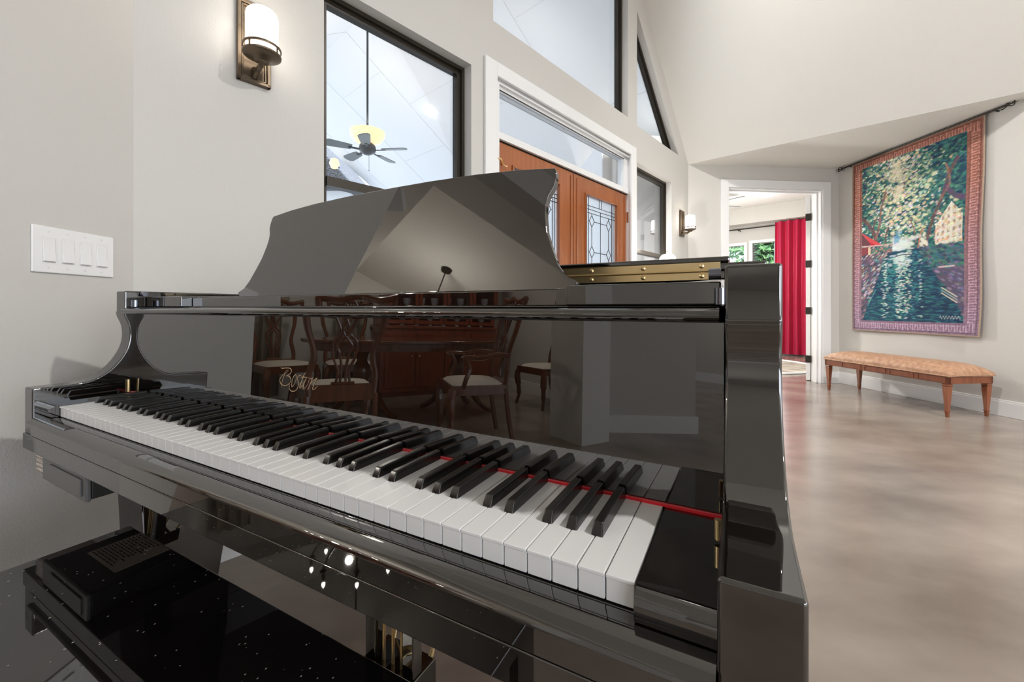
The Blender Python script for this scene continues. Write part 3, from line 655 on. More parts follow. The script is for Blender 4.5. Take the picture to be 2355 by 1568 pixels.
    # hazy distance, pale houses at the right
    for k in range(60): dab(.44+rg.gauss(0, .07), .455+rg.gauss(0, .022), .04, .022, 0, jit((.66, .72, .72), .12), .6)
    for k in range(14): dab(.40+rg.gauss(0, .02), .50+rg.gauss(0, .02), .018, .018, 0, jit((.12, .36, .50), .2), .7)
    house = (ix > .76-.0*iz) & (ix < .985) & (iz > .385) & (iz < .50+.9*(ix-.72)) & (iz < .68-.55*np.maximum(0, ix-.86)*1.5)
    col[house] = (.70, .66, .56); hw = house & ((ix*22) % 1 < .42) & (((iz-.12*ix)*26) % 1 < .5); col[hw] = (.40, .30, .24); col[house & (ix > .90)] *= .86
    region(160, lambda x, z: (rg.choice([(.78, .66, .45), (.72, .70, .62), (.62, .40, .22)]), .014, .010, .3), x0_=.76, x1_=.98, z0_=.40, z1_=.62)
    for k in range(30): dab(.65+rg.gauss(0, .02), .44+rg.gauss(0, .03), .016, .02, 0, jit((.74, .70, .58), .12), .8)
    region(260, lambda x, z: (rg.choice([DEEP, TEAL, GRN]), .022, .014, rg.uniform(-.5, .5)), x0_=.58, z0_=.36, z1_=.425)
    # red awning and cafe at the left
    aw = (ix < .35) & (iz < .575-.42*ix) & (iz > .485-.04*ix); col[aw] = (.50, .025, .045); col[aw & (iz > .548-.40*ix)] = (.62, .07, .08); col[(ix < .10) & (iz < .57-.75*ix) & (iz > .485)] = (.13, .05, .06)
    edge_ = (ix < .35) & (np.abs(iz-(.485-.04*ix)) < .004); col[edge_] = (.62, .42, .40)
    cafe = (ix < .13) & (iz < .475) & (iz > .38); col[cafe] = (.24, .05, .06); col[cafe & (ix > .075) & (ix < .105)] = (.72, .52, .36); col[cafe & (iz < .41) & (ix < .07)] = (.50, .20, .10)
    region(420, lambda x, z: (rg.choice([DEEP, (.35, .20, .17), TEAL, GRN, (.50, .40, .34)]), .018, .011, rg.uniform(-.3, .9)), x1_=.33, x0_=.11, z0_=.36, z1_=.47)
    # water
    wl = lambda x, z: (.28-.0+(.42-z)*-.62 < x < .60+(.42-z)*1.05) and z < .425
    wmask = (iz < .425) & (ix > .28-(.42-iz)*.62) & (ix < .60+(.42-iz)*1.05); col[wmask] = (.012, .05, .10); col[(iz < .425) & ~wmask] = (.10, .08, .13)
    region(1500, lambda x, z: (rg.choice([NAVY, TEAL, (.02, .10, .14), (.03, .19, .20)]), .030, .006, rg.uniform(-.1, .1)) if wl(x, z) else None, z1_=.425)
    for cx, sx_, n_, c in ((.42, .035, 300, (.66, .74, .66)), (.27, .02, 120, (.55, .68, .62)), (.50, .022, 120, (.60, .66, .52)), (.38, .08, 260, (.05, .28, .28)), (.56, .05, 120, (.06, .26, .30)), (.62, .012, 40, (.5, .6, .58))):
        for k in range(n_):
            z_ = rg.uniform(.015, .41)
            if rg.random() < (.35+z_*1.6): dab(cx+rg.gauss(0, sx_)*(1-.8*z_), z_, .016, .005, rg.uniform(-.1, .1), jit(c, .2), .8)
    for k in range(60): dab(.44+rg.gauss(0, .06), .375+rg.gauss(0, .02), .028, .010, 0, jit((.60, .72, .70), .15), .6)
    region(240, lambda x, z: ((.006, .022, .065), .035, .008, 0.) if x > .60 and z < .22 and wl(x, z) else None, z1_=.25)
    # left bank, tables; right bank wall and boats
    nb = lambda x, z: not wl(x, z) and z < .43
    region(420, lambda x, z: (rg.choice([(.20, .12, .12), (.42, .30, .27), (.16, .12, .18), DEEP]), .026, .010, .75) if nb(x, z) and x < .4 else None, x1_=.4, z1_=.43)
    region(110, lambda x, z: (rg.choice([(.62, .55, .50), (.12, .36, .36), (.50, .42, .55)]), .020, .008, .6) if nb(x, z) and x < .33 else None, x1_=.33, z0_=.12, z1_=.42)
    region(420, lambda x, z: (rg.choice([(.12, .10, .20), (.20, .16, .26), (.05, .10, .14), (.26, .22, .32)]), .026, .010, -.5) if nb(x, z) and x > .55 else None, x0_=.55, z1_=.43)
    region(220, lambda x, z: (rg.choice([DEEP, GRN, TEAL]), .022, .014, -.3) if nb(x, z) and x > .6 else None, x0_=.6, z0_=.30, z1_=.43)
    for k in range(10): dab(.80+k*.013, .305, .014, .009, 0, jit((.62, .50, .48), .1), .9)
    for z_, c in ((.19, (.62, .60, .48)), (.175, (.30, .42, .38)), (.16, (.66, .60, .46))):
        for k in range(12): dab(.82+k*.011, z_-k*.0045, .014, .006, -.45, jit(c, .1), .9)
    for k in range(9): dab(.08+k*.010, .10+k*.011, .012, .007, .8, jit((.10, .38, .38), .15), .9)
    for k in range(16): dab(.37+k*.011, .392+.008*math.sin(k*.2), .009, .006, .1, (.025, .03, .10), .95)
    # illegible signature flourish
    for k in range(40): dab(.80+k*.0045, .028+.007*math.sin(k*1.1), .004, .004, 0, (.55, .58, .58), .9)
    # border: worn brick red above, violet below, with a meander
    bor = (ix < 0) | (ix > 1) | (iz < 0) | (iz > 1); fade = np.clip(.75-Z/H0, 0, .75)[..., None]/.75
    r_ = np.random.RandomState(4); n1 = r_.rand(nz//3+2, nx//3+2).repeat(3, 0).repeat(3, 1)[:nz, :nx, None]; n2 = r_.rand(nz, nx, 1)
    bc = np.array([.27, .105, .075])*(1-fade*.75)+np.array([.25, .19, .30])*fade*.75; bc = bc*(.75+.35*n1+.15*n2)
    col[bor] = bc[bor]
    d_ = np.minimum(np.minimum(X, W0-X), np.minimum(Z, H0-Z)); side = (X < .129) | (X > W0-.129); al = np.where(side & (Z > .12) & (Z < H0-.12), Z, X)
    per = .050; band = bor & (d_ > .034) & (d_ < .104); ph = al % per
    key = (ph < .009) | ((d_ > .040) & (d_ < .048) & (ph < .036)) | ((d_ > .088) & (d_ < .097) & (ph > .018)) | ((np.abs(ph-.030) < .005) & (d_ > .055))
    mk = band & key; col[mk] = (bc*1.7+.06)[mk]; col[bor & (((d_ > .026) & (d_ < .031)) | ((d_ > .108) & (d_ < .113)))] *= .6
    col[bor & (d_ < .010)] = (.40, .30, .22)
    col *= .88+.16*n2+.06*n1
    return np.clip(col, 0, 1)
nx, nz = 300, 450
tc = tapestry_colors(nx, nz)
verts = []; faces = []
for j in range(nz):
    for i in range(nx):
        a, b = i/(nx-1), j/(nz-1)
        edge = .012*math.sin(b*9)*max(0, 1-b)**1.0*(a > .5)
        verts.append((.21+1.31*a+edge*2*(a-.5)-.03*(1-b)*a, -.022-.010*math.sin(a*8+b*3)*(1-b)-.012*a*(1-b), .67+1.975*b+.01*a*b))
for j in range(nz-1):
    for i in range(nx-1): k = j*nx+i; faces.append((k, k+1, k+nx+1, k+nx))
me = bpy.data.meshes.new('woven_panel'); me.from_pydata(verts, [], faces)
ca = me.color_attributes.new('weave', 'FLOAT_COLOR', 'POINT')
buf = np.ones((nx*nz, 4), dtype=np.float32); buf[:, :3] = tc.reshape(-1, 3); ca.data.foreach_set('color', buf.ravel())
o = bpy.data.objects.new('woven_panel', me); C.objects.link(o); o.parent = t
for p in me.polygons: p.use_smooth = True
mt_ = mat('woven_tapestry', (.5, .5, .5), .9, bump=.4, bscale=420); at_ = mt_.node_tree.nodes.new('ShaderNodeAttribute'); at_.attribute_name = 'weave'
mt_.node_tree.links.new(at_.outputs['Color'], mt_.node_tree.nodes['Principled BSDF'].inputs['Base Color']); me.materials.append(mt_)
so = o.modifiers.new('thick', 'SOLIDIFY'); so.thickness = .005; so.offset = 1

# ------------------------------------------------------------------ leather bench
t = empty('upholstered_bench', (3.86, 4.19, 0), ROT_R)
bx = Vector((3.651, 3.608, 0)); 
leg = {'fl': Vector((3.602, 4.81, 0)), 'fr': Vector((3.651, 3.608, 0)), 'br': Vector((4.100, 3.637, 0))}
# bench frame: x along the wall toward the camera, y toward the wall
ctr = C3+DR*1.02-Vector((-DR.y, DR.x, 0))*.335
t.location = ctr
tag(t, 'long low bench with tan leather seat and carved cherry frame under the tapestry', 'bench')
bl, bw_ = .625, .215
mb = MB(); mb.box((-bl, -bw_, .288), (bl, -bw_+.03, .350)); mb.box((-bl, bw_-.03, .288), (bl, bw_, .350)); mb.box((-bl, -bw_, .288), (-bl+.03, bw_, .350)); mb.box((bl-.03, -bw_, .288), (bl, bw_, .350))
for k in range(4):
    mb.box((-bl+.22+k*.26, -bw_-.006, .298), (-bl+.235+k*.26, -bw_, .340)); mb.box((-bl+.24+k*.26, -bw_-.004, .295), (-bl+.45+k*.26, -bw_, .343))
mb.build('bench_frame', 'cherry', t, bevel=.004)
for sx in (-1, 1):
    for sy in (-1, 1):
        mb = MB(); x, y = sx*(bl-.027), sy*(bw_-.027)
        def sq(h): return [(x-h, y-h), (x+h, y-h), (x+h, y+h), (x-h, y+h)]
        prof = [(.026, .350), (.026, .288), (.021, .282), (.025, .277), (.025, .270), (.019, .264), (.023, .258), (.0125, .062), (.0145, .056), (.0145, .048), (.012, .042), (.0095, 0)]
        prev = None
        for h, z in prof:
            ring = [mb.bm.verts.new((p[0], p[1], z)) for p in sq(h)]
            if prev:
                for k in range(4): mb.bm.faces.new((prev[k], prev[(k+1) % 4], ring[(k+1) % 4], ring[k]))
            else: mb.bm.faces.new(ring)
            prev = ring
        mb.bm.faces.new(prev[::-1]); mb.build('leg', 'cherry', t, bevel=.002)
mb = MB(); nx_, ny_ = 36, 16; g = []
gl = lambda n_: [-1, -1]+[-.992+1.984*k/(n_-4) for k in range(n_-3)]+[1, 1]
for i, a in enumerate(gl(nx_)):
    row = []
    for j, b in enumerate(gl(ny_)):
        rim_ = i in (0, nx_) or j in (0, ny_)
        h = (1-abs(a)**9)*(1-abs(b)**3.2)
        row.append(mb.bm.verts.new((a*(bl+.008), b*(bw_+.008), .352 if rim_ else .378+.078*max(0, h)**.55)))
    g.append(row)
for i in range(nx_):
    for j in range(ny_): mb.bm.faces.new((g[i][j], g[i+1][j], g[i+1][j+1], g[i][j+1]))
bmesh.ops.remove_doubles(mb.bm, verts=mb.bm.verts, dist=1e-5); mb.build('seat_cushion', 'leather', t, smooth=True, angle=80)
mb = MB(); mb.tube([(-bl-.008, -bw_-.008, .354), (bl+.008, -bw_-.008, .354), (bl+.008, bw_+.008, .354), (-bl-.008, bw_+.008, .354), (-bl-.008, -bw_-.008, .354)], .006, 6); mb.build('welt', 'leather', t, smooth=True)

# ------------------------------------------------------------------ GRAND PIANO   local x: along the keyboard to the treble, y: away from the player
pn = empty('grand_piano', PIANO, -.4958); tag(pn, 'black lacquered grand piano with raised music desk and open keyboard', 'piano')
K = .717; HW = .722; T = .050; IN = HW-T
kb = 1.2272
# keys
kw = kb/52
proto_w = None
for i in range(52):
    mb = MB(); x0 = -kb/2+i*kw+.00045; x1 = x0+kw-.0009
    mb.box((x0, .0012, K-.0225), (x1, .143, K-.0022)); mb.box((x0, -.0006, K-.0035), (x1, .143, K))
    mb.build('white_key', 'ivory', pn, bevel=.0010, seg=2)
names = ['A', 'B', 'C', 'D', 'E', 'F', 'G']; offs = {'A': .0022, 'C': -.0022, 'D': .0022, 'F': -.003, 'G': .0}
for i in range(51):
    nme = names[i % 7]
    if nme in offs:
        cx = -kb/2+(i+1)*kw+offs[nme]*.7; b_, tt_ = .0058, .0042; f0 = .0495
        mb = MB()
        A0 = [(cx-b_, f0, K-.001), (cx+b_, f0, K-.001), (cx+b_, .1425, K-.001), (cx-b_, .1425, K-.001)]
        A1 = [(cx-b_+.0004, f0+.001, K+.003), (cx+b_-.0004, f0+.001, K+.003), (cx+b_-.0004, .1425, K+.003), (cx-b_+.0004, .1425, K+.003)]
        A2 = [(cx-tt_, f0+.006, K+.0115), (cx+tt_, f0+.006, K+.0115), (cx+tt_, .1425, K+.0122), (cx-tt_, .1425, K+.0122)]
        vs = [[mb.bm.verts.new(p) for p in L] for L in (A0, A1, A2)]
        for q, r2 in zip(vs, vs[1:]):
            for k in range(4): mb.bm.faces.new((q[k], q[(k+1) % 4], r2[(k+1) % 4], r2[k]))
        mb.bm.faces.new(vs[0][::-1]); mb.bm.faces.new(vs[2])
        mb.build('black_key', 'blackkey', pn, bevel=.0013, seg=3)
mb = MB(); mb.box((-IN, .1405, K+.0002), (IN, .1445, K+.0028)); mb.build('felt_strip', 'felt', pn)
# fallboard, leaning slightly back
ta = math.tan(R(1.5))
f = lambda z: .1445+(z-K)*ta
mb = MB(); mb.yz([(f(K+.0030), K+.0030), (f(K+.198), K+.198), (f(K+.198)+.02, K+.198), (f(K+.003)+.02, K+.003)], -IN+.0005, IN-.0005)
fb = mb.build('fallboard', 'black', pn)
mb = MB(); prof = [(.160, K+.1985), (.130, K+.1985), (.1235, K+.2005), (.120, K+.2045), (.120, K+.2085), (.1235, K+.2115), (.131, K+.2135), (.175, K+.2135), (.175, K+.1985)]
mb.yz(prof, -IN+.0002, IN-.004); mb.build('fallboard_lip', 'black', fb, smooth=True, angle=60)
LOGO = [[(-62.5, 102.9, 1.4), (-57.6, 102.1, 2.1), (-50.1, 103.2, 1.9), (-41.5, 103.9, 1.7), (-35.8, 103.6, 2.1), (-31.8, 101.9, 2.3), (-30.6, 99.5, 2.0), (-32.2, 96.6, 1.6), (-36.0, 93.5, 1.3), (-41.0, 90.7, 1.1), (-46.1, 88.5, 1.0)], [(-46.1, 88.7, 0.9), (-41.0, 89.4, 1.8), (-36.4, 88.5, 2.1), (-32.9, 86.0, 2.1), (-31.6, 82.9, 1.8), (-32.6, 79.3, 1.4), (-37.0, 75.4, 1.3), (-42.6, 72.5, 1.5), (-49.4, 70.8, 1.8), (-56.3, 71.6, 2.1), (-61.7, 74.0, 2.1), (-64.1, 77.8, 1.9), (-64.3, 81.4, 1.6), (-62.1, 85.1, 1.3), (-58.2, 88.7, 1.0), (-53.1, 91.9, 0.9), (-49.8, 95.0, 0.8), (-46.4, 98.1, 0.7), (-42.5, 100.1, 0.7), (-40.5, 99.2, 0.6), (-42.9, 96.5, 0.6), (-47.4, 94.1, 0.6)], [(-48.6, 94.7, 1.2), (-52.4, 88.7, 1.5), (-55.6, 82.4, 1.5), (-57.7, 75.8, 1.3), (-59.2, 71.4, 1.0), (-59.4, 68.5, 0.9), (-59.0, 65.3, 0.9)], [(-18.1, 93.4, 1.1), (-22.5, 91.4, 1.4), (-26.2, 86.5, 1.6), (-28.2, 80.8, 1.7), (-29.1, 75.4, 1.7), (-28.9, 70.5, 1.4), (-23.5, 74.5, 0.9), (-19.2, 79.7, 0.9), (-16.7, 85.5, 1.1), (-16.0, 89.8, 1.3), (-17.6, 93.1, 1.3)], [(-2.3, 93.9, 1.1), (-7.7, 92.8, 1.6), (-11.9, 90.1, 1.6), (-12.9, 86.5, 1.7), (-11.1, 81.5, 1.9), (-10.1, 77.0, 1.9), (-11.2, 72.1, 1.7), (-14.4, 67.6, 1.4), (-19.2, 64.4, 1.6), (-25.3, 62.8, 2.0), (-31.4, 63.3, 2.0), (-35.5, 66.4, 1.8), (-36.2, 70.6, 1.5), (-33.6, 74.7, 0.8)], [(8.9, 98.6, 1.1), (5.2, 95.2, 1.5), (2.7, 90.5, 1.7), (-0.8, 84.0, 1.8), (-3.8, 77.6, 1.9), (-5.8, 73.3, 2.0), (-5.4, 70.2, 1.1), (-0.4, 74.1, 0.8), (3.3, 75.4, 0.7)], [(-4.3, 89.6, 0.7), (0.6, 90.7, 1.1), (5.9, 91.0, 1.3), (11.8, 90.9, 1.5)], [(12.3, 91.3, 1.3), (10.3, 87.4, 1.7), (7.3, 82.7, 1.8), (4.8, 77.6, 2.0), (3.9, 73.1, 1.8), (4.0, 70.0, 1.1), (9.3, 72.5, 0.8), (14.4, 77.4, 0.8), (17.4, 82.8, 1.0), (19.3, 87.7, 1.1)], [(15.0, 91.5, 1.3), (18.2, 90.4, 1.3), (21.9, 89.3, 0.9), (26.6, 90.0, 1.3), (30.2, 92.3, 1.1)], [(29.2, 91.6, 1.3), (26.2, 86.9, 1.6), (22.8, 80.5, 1.6), (19.8, 75.5, 1.6), (17.3, 71.2, 1.5), (14.7, 69.9, 0.9)], [(23.8, 80.6, 0.9), (27.3, 84.7, 0.9), (32.4, 88.1, 0.9), (37.5, 90.9, 1.3), (41.5, 92.5, 0.8)], [(40.5, 91.8, 1.3), (37.1, 87.1, 1.6), (33.2, 80.8, 1.8), (30.3, 75.4, 1.8), (29.4, 71.6, 1.5), (33.5, 71.7, 1.2), (37.5, 74.4, 1.1), (41.5, 77.8, 0.9)]]
mb = MB()
for si, st in enumerate(LOGO):
    pts = smoothpath([(p[0], p[1], p[2]) for p in st], 4); L = []; Rr = []
    for i, p in enumerate(pts):
        a = pts[max(i-1, 0)]; b = pts[min(i+1, len(pts)-1)]; dd = Vector((b.x-a.x, b.y-a.y)).normalized(); nr = Vector((-dd.y, dd.x)); hw = p.z*.40
        for sgn, lst in ((1, L), (-1, Rr)):
            u_ = (p.x+sgn*nr.x*hw)/1000; z_ = (p.y+sgn*nr.y*hw)/1000
            lst.append(mb.bm.verts.new((u_, f(K+z_)-.00025-.00003*si, K+z_)))
    for i in range(len(pts)-1): mb.bm.faces.new((L[i], L[i+1], Rr[i+1], Rr[i]))
mb.build('lettering', 'gold', fb)
# cheeks (arms)
arm = [(-.027, K-.066), (-.027, K+.037), (.0, K+.037), (.040, K+.0375), (.062, K+.040), (.082, K+.048), (.100, K+.061), (.115, K+.078), (.127, K+.098), (.135, K+.118), (.1385, K+.140), (.138, K+.160), (.135, K+.175), (.129, K+.190), (.127, K+.1975), (.1255, K+.2005), (.127, K+.2045), (.128, K+.207), (.128, K+.257), (.45, K+.257), (.45, K-.066)]
for sgn in (-1, 1):
    mb = MB(); a, b = (sgn*HW, sgn*IN)
    dv = .002 if sgn < 0 else .016
    cv_ = [(p.x, p.y) for p in smoothpath([(y, z, 0) for y, z in arm[2:15]], 4)]
    prof = [(y+dv*min(1, max(0, (z-K-.037)/.16)) if y < .3 else y, z) for y, z in arm[:2]+cv_+arm[15:]]
    mb.yz(prof, min(a, b), max(a, b)); am = mb.build('cheek', 'black', pn, bevel=.0045, seg=4)
    x0, x1 = (-IN+.0004, -kb/2-.002) if sgn < 0 else (kb/2+.002, IN-.0004)
    mb = MB(); mb.yz([(.1435, K+.0002), (.030, K+.0002), (.006, K+.0010)]+[(-.002-.012*math.sin(a*PI/16), K-.0110+.012*math.cos(a*PI/16)) for a in range(9)]+[(-.0135, K-.016), (-.0115, K-.0225), (.1435, K-.0225)], x0, x1)
    mb.build('key_block', 'black', pn, smooth=True, angle=35)
    mb = MB(); xp = sgn*(IN-.0035); yp = .136 if sgn < 0 else .092; mb.tube([(xp, yp, K+.003), (xp, yp, K+(.034 if sgn < 0 else .021))], .0034, 10); mb.build('stop_pin', 'brass', pn, smooth=True)
    mb = MB(); mb.tube([(xp, .150, K+.217), (xp, .150, K+.234)], .006, 12); mb.tube([(xp-sgn*.012, .165, K+.25), (xp, .165, K+.25)], .006, 12); mb.build('desk_stud', 'chrome', pn, smooth=True)
# key slip rail, keybed face
mb = MB(); mb.yz([(-.0015, K-.0238)]+[(-.004-.032*math.sin(a*PI/32), K-.0372+.0138*math.cos(a*PI/32)) for a in range(17)]+[(-.0345, K-.0385), (-.031, K-.0390), (-.0015, K-.0390)], -IN+.0005, IN-.0005); mb.build('key_slip', 'black', pn, smooth=True, angle=60)
mb = MB(); mb.box((-IN+.0005, -.030, K-.0635), (IN-.0005, -.004, K-.0391)); mb.build('key_slip_panel', 'black', pn, bevel=.0006)
mb = MB(); mb.box((-HW, -.030, K-.098), (HW, .46, K-.0645)); mb.box((-IN, .0, K-.0645), (IN, .30, K-.0240)); mb.build('keybed', 'black', pn, bevel=.0015)
# case (curved rim)
rim = [(-HW, .45), (-HW, 1.30), (-.70, 1.42), (-.62, 1.52), (-.50, 1.56), (-.36, 1.555), (-.24, 1.50), (-.14, 1.40), (-.02, 1.26), (.14, 1.13), (.34, 1.03), (.54, .93), (.66, .82), (.71, .70), (HW, .58), (HW, .45)]
def offset_in(poly, d):
    out = []
    for i, p in enumerate(poly):
        a = Vector(poly[max(i-1, 0)]); b = Vector(poly[min(i+1, len(poly)-1)]); t_ = (b-a).normalized(); out.append(tuple(Vector(p)+Vector((t_.y, -t_.x))*d))
    return out
ri = offset_in(rim, .045)
mb = MB(); n = len(rim)
rings = [[mb.bm.verts.new((*p, z)) for p in L] for L, z in ((rim, K-.066), (rim, K+.245), (ri, K+.245), (ri, K-.066))]
for q in range(4):
    a, b = rings[q], rings[(q+1) % 4]
    for i in range(n-1): mb.bm.faces.new((a[i], a[i+1], b[i+1], b[i]))
mb.bm.faces.new([r_q[0] for r_q in rings]); mb.bm.faces.new([r_q[-1] for r_q in rings][::-1])
mb.build('case_rim', 'black', pn, bevel=.003)
mb = MB(); mb.xy(ri+[], K-.05, K-.02); mb.build('soundboard', 'doorwood', pn)
mb = MB(); mb.xy([(x*.97, .46 if y < .47 else y-.02) for x, y in ri], K+.12, K+.14); mb.build('iron_plate', 'castiron', pn)
for cx in (-.45, .0, .45):
    mb = MB(); mb.box((cx-.04, .45, K-.12), (cx+.04, 1.0 if abs(cx) > .1 else 1.3, K-.05)); mb.build('back_brace', 'black', pn)
# desk tray, side blocks, music desk
mb = MB(); mb.box((-.488, .196, K+.2165), (.488, .44, K+.2385)); mb.box((-IN, .176, K+.2136), (IN, .44, K+.2165)); mb.build('desk_tray', 'black', pn, bevel=.0015)
for a, b in ((-IN+.004, -.490), (.490, IN-.004)):
    mb = MB(); mb.box((a, .172, K+.2166), (b, .44, K+.2425)); mb.build('tray_block', 'black', pn, bevel=.002)
half = [(.464, .008), (.4645, .013), (.444, .023), (.4285, .043), (.4145, .073), (.402, .104), (.396, .135), (.3945, .155), (.3975, .171), (.406, .188), (.4075, .205), (.4065, .217), (.403, .2235)]
topc = [(.33, .233), (.24, .2395), (.12, .2435), (0, .2445)]
bet = R(15.5)
poly = half+topc+[(-x, z) for x, z in topc[:-1][::-1]]+[(-x, z) for x, z in half[::-1]]
hmin = .0
poly = [(.45, .0)]+poly+[(-.45, .0)]
mb = MB()
D = lambda th: (lambda x, h: (x, .285+h*math.sin(bet)+th*math.cos(bet), K+.2425+h*math.cos(bet)-th*math.sin(bet)))
mb.prism(poly, D(0), D(.014)); mb.build('music_desk', 'black', pn, bevel=.002, seg=3, angle=30)
# lid with its front flap folded back
mb = MB(); lid = [(-.728, .485), (-.728, 1.31), (-.706, 1.435), (-.62, 1.54), (-.50, 1.58), (-.36, 1.575), (-.23, 1.52), (-.13, 1.42), (-.01, 1.28), (.15, 1.15), (.35, 1.05), (.55, .95), (.67, .835), (.72, .71), (.728, .58), (.728, .485)]
mb.xy(lid, K+.2635, K+.2790); mb.build('lid', 'black', pn, bevel=.003)
mb = MB(); mb.xy([(-.70, .487), (-.70, .80), (.727, .80), (.727, .487)], K+.2792, K+.2935); mb.xy([(-.70, .487), (-.70, .80), (.672, .80), (.672, .487)], K+.2936, K+.3045); mb.build('lid_flap', 'black', pn, bevel=.004, seg=3)
mb = MB(); mb.box((-.70, .4835, K+.2640), (.657, .4868, K+.2785)); mb.box((-.70, .4835, K+.2792), (.657, .4868, K+.2945))
mb.tube([(-.70, .4825, K+.2789), (.657, .4825, K+.2789)], .0022, 8); hg = mb.build('lid_hinge', 'brass', pn)
for k in range(14):
    x = .655-.028-k*.101
    for z in (K+.2705, K+.288):
        mb = MB(); mb.tube([(x, .4838, z), (x, .4822, z), (x, .4808, z)], [.0044, .0042, .0022], 12); mb.build('screw', 'brass', hg, smooth=True)
# legs and lyre
for cx, cy in ((-.650, .23), (.650, .23), (-.30, 1.36)):
    mb = MB(); prev = None
    for hx, hy, z in ((.071, .104, K-.0985), (.071, .104, K-.15), (.065, .096, K-.165), (.070, .102, K-.178), (.066, .094, K-.40), (.050, .066, .10), (.055, .07, .095), (.05, .062, .065)):
        ring = [mb.bm.verts.new((cx+a*hx, cy+b*hy, z)) for a, b in ((-1, -1), (1, -1), (1, 1), (-1, 1))]
        if prev:
            for k in range(4): mb.bm.faces.new((prev[k], prev[(k+1) % 4], ring[(k+1) % 4], ring[k]))
        else: mb.bm.faces.new(ring)
        prev = ring
    mb.bm.faces.new(prev[::-1]); lg = mb.build('leg', 'black', pn, bevel=.004, seg=3)
    mb = MB(); mb.lathe([(0, .065), (.03, .065), (.028, .05), (.012, .045), (.012, .03), (0, .03)], (cx, cy, 0), 16)
    mb.tube([(cx-.012, cy, .027), (cx+.012, cy, .027)], .027, 20); mb.build('caster', 'brass', lg, smooth=True)
mb = MB(); mb.box((-.075, .33, .06), (.075, .43, .13)); mb.box((-.11, .32, K-.125), (.11, .44, K-.098)); mb.box((-.072, .355, .13), (-.040, .385, K-.125)); mb.box((.040, .355, .13), (.072, .385, K-.125))
ly = mb.build('pedal_lyre', 'black', pn, bevel=.003)
for x in (-.045, 0, .045):
    mb = MB(); mb.tube(smoothpath([(x, .35, .085), (x, .29, .08), (x, .25, .075), (x, .215, .055)]), [.011]*4+[.013]*4+[.018]*4+[.016], 10, flat=.45); mb.build('pedal', 'brass', ly, smooth=True)
for x0, y0, x1, y1 in ((-.028, .37, -.028, .37), (.0, .37, .0, .37), (.026, .37, .026, .37), (-.09, .62, -.05, .42), (.12, .62, .055, .42), (.10, .60, .062, .42)):
    mb = MB(); mb.tube([(x0, y0, K-.11), (x1, y1, .11)], .0038, 8); mb.build('lyre_rod', 'brass', ly, smooth=True)
# control box and label under the keybed
mb = MB(); mb.box((-.608, -.018, K-.146), (-.382, .20, K-.0985)); bxo = mb.build('control_box', 'plastic_black', pn, bevel=.003)
mb = MB(); mb.box((-.612, -.026, K-.148), (-.378, -.018, K-.0985)); mb.build('box_front', 'plastic_grey', bxo, bevel=.003)
mb = MB(); mb.box((-.560, -.029, K-.139), (-.395, -.026, K-.107)); mb.build('box_door', 'plastic_grey', bxo, bevel=.001)
mb = MB(); mb.box((-.664, -.022, K-.142), (-.613, .06, K-.0985))
for a in range(6):
    for b in range(4): mb.lathe([(.004, 0), (.003, .0025), (0, .003)], (0, 0, 0), 8)
vs = list(mb.bm.verts)[8:]; per = 17
for q in range(24):
    a, b = q % 6, q//6
    for v in vs[q*per:(q+1)*per]:
        c0 = v.co.copy(); v.co = Vector((-.659+a*.0082+(b % 2)*.004, -.022-c0.z, K-.107-b*.0095)) + Vector((c0.x, 0, c0.y))
mb.build('speaker_grille', mat('bumpy_silver', (.55, .5, .46), .25, .9), bxo, smooth=True)
mb = MB(); mb.box((-.565, .03, K-.1475), (-.425, .125, K-.1455)); lb = mb.build('underside_label', 'label', pn)
mb = MB(); rnd = random.Random(5)
for k in range(14):
    y = .036+k*.0062; x = -.558
    while x < -.47: l_ = rnd.uniform(.004, .016); mb.box((x, y, K-.1479), (x+l_, y+.0025, K-.1474)); x += l_+.004
mb.build('label_marks', 'ink', lb)

# ------------------------------------------------------------------ piano bench
t = empty('piano_bench', PIANO-.0*V, -.4958); tag(t, 'black lacquered piano bench with dusty top pulled up to the keyboard', 'piano bench')
zt = .483
mb = MB(); mb.box((-.42, -.325, zt-.028), (.42, .053, zt)); mb.build('bench_top', 'dusty', t, bevel=.004, seg=3)
mb = MB(); mb.box((-.40, -.305, zt-.105), (.40, -.285, zt-.028)); mb.box((-.40, .015, zt-.105), (.40, .033, zt-.028)); mb.box((-.40, -.305, zt-.105), (-.38, .033, zt-.028)); mb.box((.38, -.305, zt-.105), (.40, .033, zt-.028)); mb.build('apron', 'black', t, bevel=.002)
for sx in (-1, 1):
    for cy in (-.285, .012):
        mb = MB(); prev = None
        for h, z in ((.026, zt-.03), (.026, zt-.12), (.016, .0)):
            ring = [mb.bm.verts.new((sx*.382+a*h, cy+b*h, z)) for a, b in ((-1, -1), (1, -1), (1, 1), (-1, 1))]
            if prev:
                for k in range(4): mb.bm.faces.new((prev[k], prev[(k+1) % 4], ring[(k+1) % 4], ring[k]))
            else: mb.bm.faces.new(ring)
            prev = ring
        mb.bm.faces.new(prev[::-1]); mb.build('leg', 'black', t, bevel=.002)

